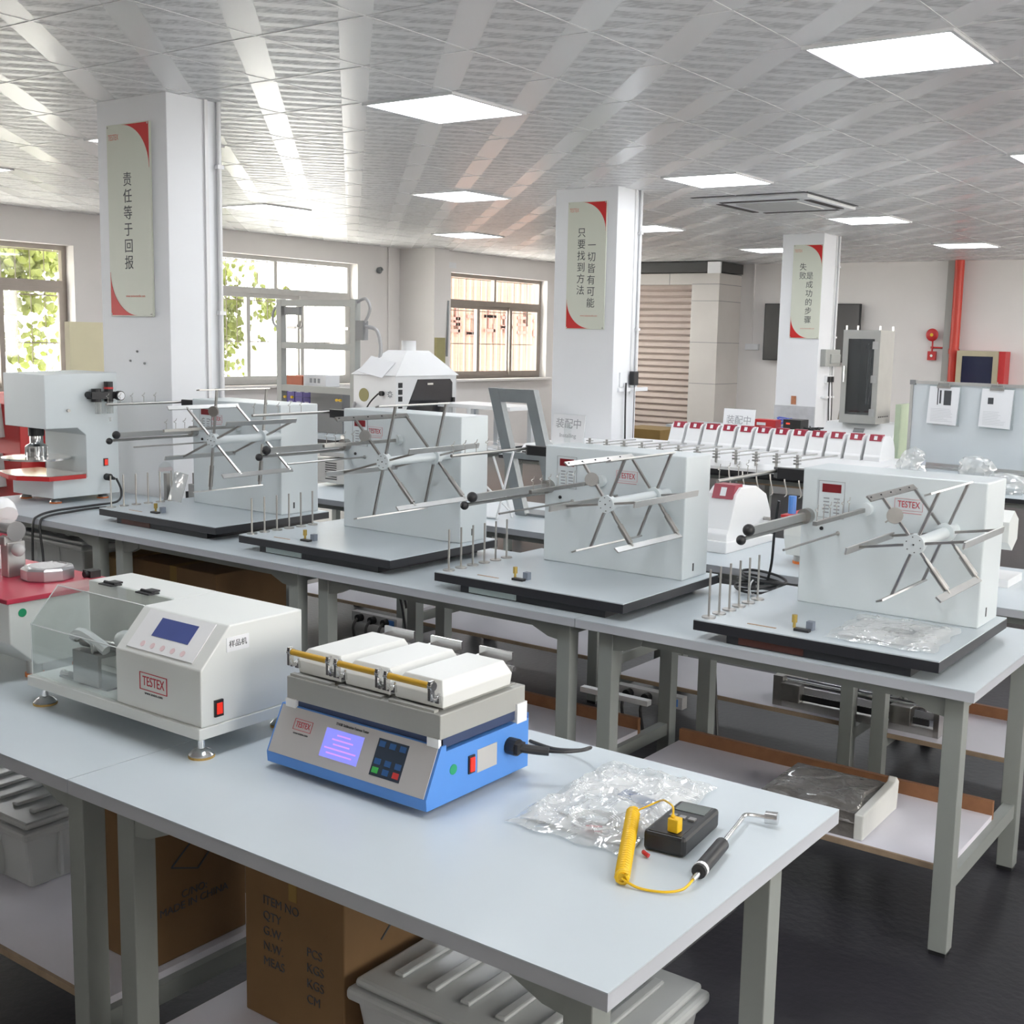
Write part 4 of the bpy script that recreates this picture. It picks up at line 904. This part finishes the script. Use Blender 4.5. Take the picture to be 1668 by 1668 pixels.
for i in range(4):
    for j in range(4):
        d = MB().box((.008 + i * .103, -.012, .01 + j * .097), (.100 + i * .103, .0, .098 + j * .097)).obj('drawer', mat('violet_drawer', (.10, .07, .30), .4, noise=.05), t)
        MB().box((.03 + i * .103, -.016, .05 + j * .097), (.078 + i * .103, -.012, .065 + j * .097)).obj('drawer_label', mat('pale_label', (.5, .5, .6), .6, noise=.03), d)
tag(MB().box((-5.84, 7.12, .75), (-5.44, 7.5, 1.15)).obj('grey_cabinet', mat('mid_grey_panel', (.20, .20, .205), .5, noise=.05), bevel=.004), 'plain grey steel cabinet right of the purple organizer', 'cabinet')
tag(MB().box((-6.22, 7.17, 1.15), (-6.0, 7.32, 1.235)).obj('small_box', mat('orange_print_box', (.5, .14, .07), .6, noise=.1)), 'small orange box on the purple organizer', 'box')
t = tag(MB().box((-5.98, 7.17, 1.15), (-5.70, 7.34, 1.25)).obj('small_box', PAPER), 'small white printed box beside the orange box', 'box')
for k in range(3): MB().box((-.06 + k * .05 - 5.84, 7.168, 1.18), (-.03 + k * .05 - 5.84, 7.17, 1.22)).obj('box_print', GREYINK, t)
# ------------------------------------------------------------------ hooded test chamber
t = thing('test_chamber', 'white flame test chamber with pyramid hood and black window', 'test chamber', (-4.97, 6.78, .75))
cw, cd, ch = .47, .75, .545
MB().box((0, 0, 0), (cw, cd, ch)).obj('chamber_body', BRIGHT, t, bevel=.004)
hd = MB(); e = .015
A = [(-e, -e, ch), (cw + e, -e, ch), (cw + e, cd + e, ch), (-e, cd + e, ch)]; q = .16; B = [(q, q + .08, ch + .20), (cw - q + .06, q + .08, ch + .20), (cw - q + .06, cd - q - .08, ch + .20), (q, cd - q - .08, ch + .20)]
for k in range(4): hd.quad(A[k], A[(k + 1) % 4], B[(k + 1) % 4], B[k])
hd.quad(*A); hd.quad(*B); hd.obj('pyramid_hood', BRIGHT, t)
MB().cyl((cw / 2 + .03, cd / 2, ch + .19), (cw / 2 + .03, cd / 2, ch + .28), .06, n=22).obj('flue', BRIGHT, t, smooth=True)
MB().prism([(.06, .0), (.06, .14), (.26, .50), (.66, .50), (.69, .47), (.69, .0)], 'x', cw - .001, cw + .006, Matrix.Translation((0, 0, .015))).obj('black_window', DARKGLASS, t)
MB().box((cw + .004, .36, .47), (cw + .02, .43, .485)).obj('window_clip', CHROME, t)
MB().box((cw, .68, .30), (cw + .02, .71, .36)).obj('door_latch', BLACK, t)
for k in range(4): MB().box((cw - .001, .03, .45 - k * .055), (cw + .004, .075, .49 - k * .055 - (.02 if k == 3 else 0))).obj('switch', BLACK, t)
MB().cyl((.12, -.003, .38), (.12, .002, .38), .055, n=22).obj('vent_hole', OLIVE, t)
MB().cyl((.33, -.03, .40), (.33, 0, .40), .02, n=12).tube(spline([(.32, -.04, .40), (.25, -.06, .33), (.15, -.05, .22), (.02, -.04, .12)], 8), .006, 6).obj('gas_lead', BLACK, t)
fl = MB()
for k in range(8): fl.bar((.41 + .012 * math.cos(k * .785), -.002, .395 + .012 * math.sin(k * .785)), (.41 + .028 * math.cos(k * .785), -.002, .395 + .028 * math.sin(k * .785)), .004, .007)
fl.obj('flower_vent', GREYINK, t)
tag(MB().box((-.12, -.002, -.10), (.12, .002, .10), Matrix.Translation((-4.72, 6.79, 1.36)) @ Matrix.Rotation(-.9, 4, 'X') @ Matrix.Rotation(.25, 4, 'Z')).obj('paper_sheet', PAPER), 'sheet of paper lying on the left slope of the pyramid hood', 'paper')
tag(MB().box((-8.62, 11.96, 1.20), (-8.58, 12.14, 1.60)).obj('olive_board', OLIVE), 'olive board on the pilaster behind the flue', 'board')
# ------------------------------------------------------------------ grey easel and white frames
t = thing('easel_frame', 'grey steel easel frame leaning on the table behind the acrylic sign', 'frame stand', (-1.43, 4.40, .75))
E_ = .10
def lean(x, s, z): return (x, -.02 + (.62 - z) * -.0, z)
sh = Matrix.Identity(4); sh[0][2] = -.30
for X0, X1 in ((-.03, .03), (.19, .25)): MB().box((X0, -.02, 0), (X1, .02, .62), sh).obj('side_plate', GALV, t)
MB().box((.03, -.019, .555), (.19, .019, .619), sh).obj('top_plate', GALV, t)
MB().box((.03, -.015, .28), (.19, .015, .31), sh).obj('mid_bar', GALV, t)
MB().prism([(.02, .30), (.16, .30), (.02, .42)], 'x', .2, .21, sh).obj('side_gusset', GALV, t)
MB().box((-.05, .0, 0), (.27, .14, .012)).obj('base_plate', GALV, t)
t = thing('wire_stand', 'thin white wire stand in front of the grey easel', 'wire stand', (-1.42, 4.2, .75))
w = MB()
for (p0, p1) in (((-.17, 0, 0), (-.10, .02, .33)), ((-.10, .02, .33), (.06, .02, .33)), ((.06, .02, .33), (-.02, 0, 0)), ((-.13, .01, .18), (.04, .02, .05)), ((.0, .1, 0), (-.06, .02, .3)), ((-.17, 0, .006), (-.02, 0, .006))): w.cyl(p0, p1, .006, n=6)
w.obj('wire_frame', BRIGHT, t)
t = thing('tube_frame', 'white tube frame on the far table left of the middle column', 'frame stand', (-4.30, 7.15, .75))
w = MB(); a, b, c = .58, .35, .30
for X in (0, a * .4, a):
    for Y in (0, b): w.box((X, Y, 0), (X + .04, Y + .04, c))
w.box((-.06, -.02, c), (a + .1, b + .06, c + .03)).box((-.1, -.06, .0), (a + .1, 0, .02))
w.obj('white_tubes', BRIGHT, t)
for k, dl in enumerate(('black spool lying nearest the test chamber', 'grey spool lying beside the black one near the chamber', 'black spool lying at the right end by the white tube frame')):
    tag(MB().cyl((-4.40 + k * .16, 6.80, .781), (-4.36 + k * .16, 6.87, .781), .03, n=12).obj('spool', GREYM if k % 2 else BLACK), dl, 'spool', 'spools on the far table')
# ------------------------------------------------------------------ acrylic signs
def sign(label, x, y, z, w, h, big, small, lean_):
    t = thing('acrylic_sign', label, 'sign', (x, y, z), 0, 'white acrylic signs')
    T = Matrix.Rotation(-lean_, 4, 'X')
    MB().box((-w / 2, -.002, 0), (w / 2, .002, h), T).obj('sign_plate', PAPER, t)
    MB().box((-w / 2 - .004, .002, 0), (w / 2 + .004, .005, h + .004), T).obj('clear_cover', ACRYL, t)
    MB().prism([(0, 0), (.09, 0), (0, h * .7)], 'x', -w * .1, w * .1, None).obj('back_strut', ACRYL, t)
    text('sign_text', big, w * .27, None, GREYINK, t, T=T @ Matrix.Translation((0, -.0025, h * .68)) @ Matrix.Rotation(PI / 2, 4, 'X'))
    if small: text('sign_text', small, w * .15, None, GREYINK, t, T=T @ Matrix.Translation((0, -.0025, h * .3)) @ Matrix.Rotation(PI / 2, 4, 'X'))
sign('white acrylic sign leaning behind the second reel from the right', -2.99, 7.02, .8385, .29, .225, '装配中', 'Installing', .12)
sign('white acrylic sign behind the heads of the twelve head machine', -2.13, 8.10, .835, .27, .28, '装配中', 'Installing', .12)
tag(MB().box((-2.3, 7.98, .75), (-1.95, 8.24, .835)).obj('flat_box', BRIGHT), 'flat white box carrying the sign behind the machine heads', 'box')
# ------------------------------------------------------------------ twelve head yarn machine
t = thing('multi_head_machine', 'long white twelve head yarn machine with red displays', 'machine', (-3.30, 6.86, .75))
MB().prism([(0, .0), (.0, .05), (.05, .085), (1.0, .10), (1.0, 0)], 'x', 0, 2.65).obj('machine_base', BRIGHT, t, bevel=.004)
MB().box((.02, -.01, .0), (2.6, .05, .03)).obj('front_rail', BLACK, t)
def head(par, x, y, z, w, l, h, name='yarn_head'):
    prof = [(y, z), (y, z + .2 * h), (y + .04 * l, z + .28 * h), (y + .18 * l, z + .88 * h), (y + .28 * l, z + h), (y + .62 * l, z + .98 * h), (y + .85 * l, z + .80 * h), (y + .97 * l, z + .45 * h), (y + l, z + .1 * h), (y + l, z)]
    o = MB().prism(prof, 'x', x, x + w).obj(name, BRIGHT, par, bevel=.004)
    y0, y1 = y + .15 * l, y + .36 * l
    d = MB().prism([(y0, z + .80 * h), (y0 + .055 * l, z + 1.05 * h), (y1, z + 1.05 * h), (y1, z + .95 * h)], 'x', x + w * .18, x + w * .9).obj('display_wedge', mat('dark_red_window', (.33, .02, .045), .3, noise=.05), o)
    a = Vector((0, y0, z + .80 * h)); b_ = Vector((0, y0 + .055 * l, z + 1.05 * h)); n = Vector((0, -(b_.z - a.z), b_.y - a.y)).normalized() * .001
    p0, p1 = a.lerp(b_, .2) + n, a.lerp(b_, .8) + n
    MB().quad((x + w * .44, p0.y, p0.z), (x + w * .64, p0.y, p0.z), (x + w * .64, p1.y, p1.z), (x + w * .44, p1.y, p1.z)).obj('display_digit', PAPER, d)
    return o
for k in range(12):
    head(t, .86 + k * .140, .70, .09, .118, .30, .175)
for k in range(12):
    x = .60 + k * .147
    c = MB().cyl((x, .03, .07), (x, .03, .165), .010, n=10).box((x - .02, .012, .10), (x + .02, .048, .112)).box((x - .02, .012, .122), (x + .02, .048, .132)).box((x - .02, .012, .142), (x + .02, .048, .150)).obj('yarn_clamp', ALU, t)
    MB().cyl((x + .02, .03, .13), (x + .04, .60, .125), .0055, n=8).obj('guide_rail', ALU, c)
for k in range(6):
    x = 1.75 + k * .10
    MB().tube(spline([(x, -.012, .03), (x + .01, -.02, -.02), (x + .03, -.025, -.09), (x + .015, -.03, -.11)], 5), .005, 6).obj('hanging_hook', STEEL, t)
# row of tubs between
t = thing('yarn_head_tester', 'white yarn head tester with red display alone on the table behind', 'testing machine', (-.19, 4.10, .75))
head(t, -.115, .03, .03, .135, .43, .235, 'housing')
MB().prism([(.01, 0), (.47, 0), (.47, .03), (.01, .05)], 'x', -.125, .03).obj('base', BRIGHT, t, bevel=.004)
MB().cyl((.02, .38, .11), (.05, .38, .11), .008, n=10).obj('side_knob', STEEL, t)
t = thing('small_abrasion_tester', 'cream tester with round lid half hidden left of the rightmost reel', 'testing machine', (.13, 4.10, .75))
MB().prism([(0, .035), (-.03, .12), (-.03, .19), (.32, .19), (.32, .035)], 'x', -.02, .42).obj('cream_body', WHITE2, t, bevel=.004)
MB().box((-.03, -.04, .19), (.43, .33, .20)).obj('red_top', RED, t)
MB().lathe([(.085, 0), (.085, .03), (.075, .045), (.04, .05)], (.07, .15, .20), 24).obj('round_lid', mat('cream_lid', (.72, .72, .66), .3, noise=.03), t, smooth=True)
MB().cyl((-.01, .02, .20), (-.01, .02, .27), .016, n=12).obj('blue_bottle', BLUE, t)
for X, Y in ((.03, .04), (.36, .04), (.03, .26), (.36, .26)):
    f = MB().cyl((X, Y, .008), (X, Y, .035), .03, n=16).obj('foot', STEEL, t)
    MB().cyl((X, Y, 0), (X, Y, .01), .033, n=16).obj('foot_ring', ORANGE, f)
t = thing('drum_device', 'pale rotating drum device peeking out right of the rightmost reel', 'machine', (.95, 4.15, .75))
MB().cyl((-.16, .15, .20), (-.02, .15, .20), .075, .075, n=6).obj('drum', WHITE2, t)
MB().box((-.25, .05, 0), (0, .25, .03)).box((-.25, .1, .03), (-.16, .2, .22)).obj('drum_base', BRIGHT, t)
# coiled black cord beside the rightmost reel
t = thing('power_cable', 'coiled black power cord left of the rightmost reel cabinet', 'cord', (.29, 3.50, .75))
cl = MB(); random.seed(5)
for k in range(6):
    rr = .062 + .012 * random.uniform(-1, 1); zz = .008 + .008 * k
    cl.tube([(1.15 * rr * math.cos(a * .3) + .006 * k - .02, rr * .8 * math.sin(a * .3), zz + .012 * math.sin(a * .3 + k) + .012) for a in range(21)], .0045, 6, closed=True)
cl.tube(spline([(.0, .05, .03), (.01, .06, .10), (.02, .05, .22), (.045, .02, .33)], 6), .005, 6)
cl.obj('cord_loops', BLACK, t, smooth=True)
MB().tube(arc((.0, -.06, .03), .026, 0, 2 * PI, 14, 'yz'), .003, 5).obj('white_tie', BRIGHT, t)
# bag on the rightmost reel base
t = thing('manual_bag', 'clear plastic bag with a manual on the rightmost reel base', 'plastic bag', (.955, 2.98, .8108), .06)
MB().sheet(-.13, .13, -.12, .14, 6, 6, lambda x, y, i, j: (x, y, .004 + .002 * math.sin(6 * i + 5 * j))).obj('manual', PAPER, t)
MB().box((-.04, .0, .0068), (.05, .045, .0075)).obj('print_patch', GREYINK, t)
MB().sheet(-.155, .15, -.17, .165, 70, 70, lambda x, y, i, j: (x + .006 * math.sin(17 * j), y + .006 * math.sin(15 * i), .004 + .006 * min(1, 8 * min(i, 1 - i, j, 1 - j)) + .011 * min(1, 8 * min(i, 1 - i, j, 1 - j) + .12) * crease(x, y, 14, 5.1))).obj('clear_film', FILM, t, smooth=True)
# ------------------------------------------------------------------ whiteboard with clipboards
t = thing('whiteboard', 'framed whiteboard standing on the far table at right', 'whiteboard', (-.89, 8.42, .7565), -.13)
bw, bh = 1.6, .625
MB().box((.01, 0, .01), (bw - .01, .02, bh - .01)).obj('board', mat('whiteboard_surface', (.60, .645, .67), .25, noise=.02), t)
f = MB()
f.frame('y', -.008, .026, 0, .012, bw, bh, .022)
f.obj('frame', ALU, t)
MB().box((0, -.05, -.005), (bw, -.008, .008)).obj('pen_tray', ALU, t)
for X, Z in ((0, 0), (0, bh)): MB().box((X - .004, -.012, max(Z - .03, 0)), (X + .04, .03, Z + .03 if Z == 0 else Z + .004)).obj('corner_cap', GREYM, t)
def clip(label, X, kind):
    c, s = math.cos(-.13), math.sin(-.13)
    t = thing('clipboard', label, 'clipboard', (-.89 + X * c + .02 * s, 8.42 + X * s - .02 * c, 1.085), -.13, 'clipboards hanging on the whiteboard')
    MB().box((-.115, .0, -.02), (.125, .004, .275)).obj('clear_backing', ACRYL, t)
    MB().prism([(-.118, -.005), (.105, -.013), (.118, .26), (-.105, .262)], 'y', -.012, -.001).obj('paper_stack', PAPER, t)
    k = MB()
    if kind: k.box((.005, -.0135, .13), (.06, -.012, .235)).box((-.045, -.0135, .13), (-.038, -.012, .25)).box((-.028, -.0135, .14), (-.015, -.012, .235))
    else: k.box((-.06, -.0135, .155), (-.02, -.012, .2))
    k.obj('printed_picture', INK, t)
    l = MB(); random.seed(4 + kind)
    for r in range(9): l.box((-.09, -.0133, .10 - r * .011), (-.09 + random.uniform(.1, .17), -.012, .1025 - r * .011))
    l.obj('printed_lines', mat('faint_print', (.58, .59, .61), .7, noise=.03), t)
    MB().box((-.05, -.018, .25), (.05, -.01, .27)).tube([(-.045, -.014, .268), (-.04, -.014, .285), (.04, -.014, .285), (.045, -.014, .268)], .004, 6).obj('spring_clip', STEEL, t)
    MB().tube([(0, -.012, .285), (0, -.012, .31)], .004, 6).obj('hang_hook', STEEL, t)
clip('clipboard with a large dark picture at the left of the whiteboard', .27, 1)
clip('clipboard with one small dark picture right of the other', .66, 0)
tag(MB().box((-.99, 8.40, .75), (-.95, 8.75, 1.20)).obj('partition_screen', PGREEN, bevel=.003), 'narrow pale green upright beside the whiteboard', 'partition')
# ------------------------------------------------------------------ steel cabinet on white base
t = thing('steel_chamber', 'tall steel cabinet with glass door standing on a white base', 'test chamber', (-1.68, 9.05, .75))
MB().prism([(-.06, 0), (-.06, .12), (.08, .25), (.45, .25), (.45, 0)], 'x', -.14, .46).obj('white_base', BRIGHT, t, bevel=.004)
MB().box((.12, -.002, -.02), (.21, .002, .02), Matrix.Translation((.0, .01, .193)) @ Matrix.Rotation(-.82, 4, 'X')).obj('base_display', GREYM, t)
sw, sd, z0, z1 = .31, .31, .25, 1.0
s = MB()
for q in (((0, 0, z0), (.03, sd, z1)), ((sw - .015, 0, z0), (sw, sd, z1)), ((.03, sd - .01, z0), (sw - .015, sd, z1)), ((.03, 0, z1 - .06), (sw - .015, sd - .01, z1)), ((.03, 0, z0), (sw - .015, sd - .01, z0 + .06))): s.box(*q)
s.obj('steel_case', mat('stainless_case', (.46, .455, .43), .4, .35, noise=.08), t)
s = MB(); s.frame('y', -.015, -.001, 0, z0, sw, z1, .045, .07, .07)
dr2 = s.obj('door_frame', mat('stainless_case', (.50, .49, .46), .35, .8), t)
MB().box((.045, -.01, z0 + .07), (sw - .05, -.004, z1 - .07)).obj('door_glass', clear('grey_glass', (.55, .57, .58), .06), dr2)
MB().cyl((.03, -.03, z0 + .33), (.03, -.03, z0 + .46), .008, n=8).obj('door_handle', CHROME, dr2)
for z in (z0 + .06, z0 + .33, z1 - .15): MB().box((sw - .06, -.02, z), (sw - .015, -.012, z + .06)).obj('door_hinge', ALU, dr2)
MB().cyl((.16, .15, z0 + .15), (.16, .15, z1 - .14), .006, n=8).cyl((.18, .15, z0 + .15), (.18, .15, z1 - .22), .005, n=8).tube(arc((.16, .15, z1 - .13), .02, 1.5, 5.8, 8), .006, 6).obj('hanging_rod', CHROME, t)
for X, Y in ((.015, .01), (sw - .015, .01), (sw - .015, sd - .01), (.11, .01)): MB().cyl((X, Y, z1), (X, Y, z1 + .035), .007, n=8).obj('top_pin', CHROME, t)
v = MB()
for k in range(6): v.box((sw - .001, .04 + k * .04, z0 + .05), (sw + .002, .06 + k * .04, z0 + .06))
v.obj('side_vents', BLACK, t)
tag(MB().box((-1.22, 9.25, .75), (-1.1, 9.45, 1.12)).obj('small_device', BLACK), 'black device standing right of the tall steel cabinet', 'device')
# ------------------------------------------------------------------ bench clutter
cz = .75
t = thing('red_instrument', 'red tool box lying on the far cluttered bench', 'tool box', (-3.40, 10.98, cz)); MB().box((0, 0, 0), (.26, .14, .10)).obj('case', RED, t, bevel=.006)
MB().box((.05, -.003, .04), (.15, 0, .07)).obj('white_print', PAPER, t)
tag(MB().cyl((-3.42, 10.9, cz), (-3.42, 10.9, cz + .17), .045, .008, n=14).obj('black_cone', BLACK), 'black cone shaped bottle on the cluttered bench', 'bottle')
t = thing('power_supply', 'black power supply with lit red digits on the far bench', 'power supply', (-3.02, 10.9, cz)); MB().box((0, 0, 0), (.19, .2, .12)).obj('case', BLACK, t, bevel=.004)
MB().box((.035, -.003, .072), (.075, .0, .088)).obj('red_digits', mat('lit_digits', (.5, .02, .01), .4, noise=.02, emit=(1, .1, .05), es=.5), t)
random.seed(9); tg = MB()
for k in range(8): tg.tube(spline([(random.uniform(-.12, .12), random.uniform(-.08, .08), random.uniform(.01, .12)) for _ in range(5)], 5), .006, 5)
tg.obj('wire_tangle', mat('blue_wire', (.12, .18, .65), .5, noise=.05)); tag(bpy.data.objects['wire_tangle'], 'tangle of blue wires behind the red tool box', 'wires'); bpy.data.objects['wire_tangle'].location = (-3.15, 11.27, cz + .005)
tg = MB()
for k in range(7): tg.tube(spline([(random.uniform(-.08, .11), random.uniform(-.08, .08), random.uniform(.008, .06)) for _ in range(5)], 5), .007, 5)
o = tg.obj('cable_tangle', BLACK); o.location = (-2.72, 10.92, cz); tag(o, 'tangle of black cables right of the power supply', 'cables')
tag(MB().box((-2.88, 10.82, cz), (-2.78, 10.88, cz + .03)).obj('green_gadget', mat('bright_green', (.1, .6, .1), .5, noise=.05)), 'small bright green gadget in front of the black cables', 'gadget')
t = thing('laptop', 'small laptop tilted open at the right of the far bench', 'laptop', (-2.42, 11.05, cz)); MB().box((-.14, -.1, 0), (.14, .1, .015)).obj('keyboard_base', GREYM, t)
MB().box((-.14, -.004, 0), (.14, .004, .22), Matrix.Translation((0, .1, .015)) @ Matrix.Rotation(-.35, 4, 'X')).obj('laptop_screen', mat('dim_screen', (.2, .17, .13), .3, noise=.1), t)
tag(MB().box((-3.62, 10.9, cz), (-3.5, 11.02, cz + .05)).obj('small_parts_tray', RED), 'low red tray at the left of the cluttered bench', 'tray')
tag(MB().box((-3.66, 8.75, 0), (-3.2, 9.2, .85)).obj('cardboard_box', CARDY, bevel=.004), 'yellow brown cardboard box right behind the middle column', 'cardboard box')
# film bags on the dark edged table
def blob(label, x, y, z, w, d, h, sd, m=FILM2, parent=None):
    random.seed(sd); b = MB(); a = [random.uniform(0, 6) for _ in range(6)]
    n, mseg = 18, 9; rows = []
    for j in range(mseg + 1):
        v = j / mseg; rr = (math.sin(PI * min(v * .62 + .28, 1)) ** .6) * (1 if v < .99 else .15)
        rows.append([b.bm.verts.new((w * rr * math.cos(2 * PI * k / n) * (1 + .22 * math.sin(3 * k + a[j % 6])) + .03 * v * math.sin(a[0]), d * rr * math.sin(2 * PI * k / n) * (1 + .2 * math.sin(2 * k + a[(j + 2) % 6])), h * v)) for k in range(n)])
    for A, B in zip(rows, rows[1:]):
        for k in range(n): b.bm.faces.new((A[k], A[(k + 1) % n], B[(k + 1) % n], B[k]))
    b.bm.faces.new(rows[0]); b.bm.faces.new(rows[-1])
    o = b.obj('film_bag', m, smooth=True); o.location = (x, y, z); return tag(o, label, 'plastic bag')
blob('crumpled white film bag left of the whiteboard foot', -.50, 7.35, .7505, .085, .07, .23, 1)
blob('crumpled clear film bag in front of the whiteboard', -.22, 7.9, .7505, .11, .08, .16, 2, FILM)
tag(MB().box((-.42, 7.40, .7505), (-.10, 7.50, .775)).obj('blue_wrap', mat('blue_wrap', (.05, .12, .55), .4, noise=.15)), 'flat blue wrapped strip in front of the whiteboard', 'packet')
blob('crumpled white film heap on the table at the right edge', .16, 7.25, .7505, .12, .1, .12, 6)
tag(MB().box((.33, 7.08, .7505), (.43, 7.15, .80)).obj('dark_gadget', BLACK, bevel=.01), 'small black gadget right of the white film heap', 'gadget')
t = thing('white_tray_machine', 'low white device with red end right of the twelve heads', 'device', (-1.03, 8.12, .75)); MB().box((-.14, -.08, 0), (.12, .1, .07)).obj('body', BRIGHT, t, bevel=.02)
MB().box((.12, -.06, .0), (.2, .04, .05)).obj('red_end', RED, t)
# ------------------------------------------------------------------ things under the middle and rear tables
carton('brown cardboard box under the leftmost reel table', -2.42, -1.86, 2.87, 3.25, .2355, .62)
carton('yellowish cardboard box behind the left pair of middle legs', -2.70, -2.55, 2.87, 3.25, .2355, .60, CARDY)
storage_bin('milky lidded plastic bin under the pneumatic press table', -3.52, -2.78, 2.86, 3.25, .2355, .66)
t = thing('rail_assembly', 'silver rail assembly with black ends on the shelf behind the middle row', 'frame', (.68, 3.98, .2005))
MB().box((-.50, 0, .0), (.10, .03, .03)).box((-.50, .2, .0), (.10, .23, .03)).obj('base_rail', ALU, t)
MB().cyl((-.50, .04, .10), (.06, .04, .095), .016, n=12).obj('silver_tube', CHROME, t, smooth=True)
MB().box((-.50, .01, .035), (.08, .02, .06)).obj('dark_slot', BLACK, t)
for X in (-.46, -.02): MB().box((X - .04, -.02, .03), (X + .04, .03, .10)).obj('carriage', STEEL, t, bevel=.003)
each(MB().box((.10, 0, 0), (.12, .25, .11)).box((-.54, 0, 0), (-.50, .25, .12)), 'end_plate', STEEL, t)
MB().box((-.24, .02, .08), (-.21, .06, .125)).obj('clamp', BLACK, t)
tag(MB().cyl((.74, 4.32, .2005), (.74, 4.32, .29), .03, n=14).obj('red_bottle', RED), 'small red bottle on the rear shelf beyond the corner leg', 'bottle')
def strip(label, x, y, z):
    t = thing('power_strip', label, 'power strip', (x, y, z), 0, 'power strips under the rear tables')
    MB().box((-.16, -.02, 0), (.16, .02, .05)).obj('strip_body', mat('strip_white', (.6, .6, .6), .5, noise=.05), t)
    for k in range(3):
        p = MB(); p.cyl((-.09 + .09 * k, -.02, .025), (-.09 + .09 * k, -.05, .025), .02, n=10).tube(spline([(-.09 + .09 * k, -.05, .025), (-.09 + .09 * k, -.08, -.02), (-.08 + .09 * k, -.06, -.13)], 5), .007, 6)
        p.obj('plug', BLACK, t)
    MB().box((.1, -.024, .01), (.14, -.02, .04)).obj('blue_tag', BLUE, t)
strip('white power strip with plugs under the rear table near the blue tester', -2.15, 4.12, .135)
strip('white power strip with plugs behind the two middle legs', -.36, 3.88, .135)
tag(MB().tube(spline([(.02, 3.70, .74), (.0, 3.72, .55), (.03, 3.70, .3), (.07, 3.66, .08), (.10, 3.60, .006), (.2, 3.55, .006)], 8), .006, 6).obj('power_cable', BLACK, smooth=True), 'single black cord hanging behind the middle row', 'cord')
tag(MB().tube(spline([(-1.63, 3.68, .72), (-1.62, 3.7, .5), (-1.58, 3.7, .35), (-1.55, 3.68, .2), (-1.6, 3.6, .006)], 8), .006, 6).tube(spline([(-1.66, 3.68, .55), (-1.6, 3.7, .5), (-1.56, 3.7, .38)], 6), .006, 6).obj('power_cable', BLACK, smooth=True), 'forked black cord hanging near the bright gap at left', 'cord')
tag(MB().box((.60, 1.95, 0), (.64, 2.7, .0006)).obj('floor_strip', mat('pale_strip', (.10, .10, .105), .6, noise=.2, nscale=20)), 'pale strip on the dark floor', 'tape')  # thin strip along y, paler than the floor
tag(MB().box((-.40, 3.41, .28), (-.10, 3.44, .30)).obj('white_tube_lamp', BRIGHT), 'white bar lying behind the brown shelf lip', 'bar')
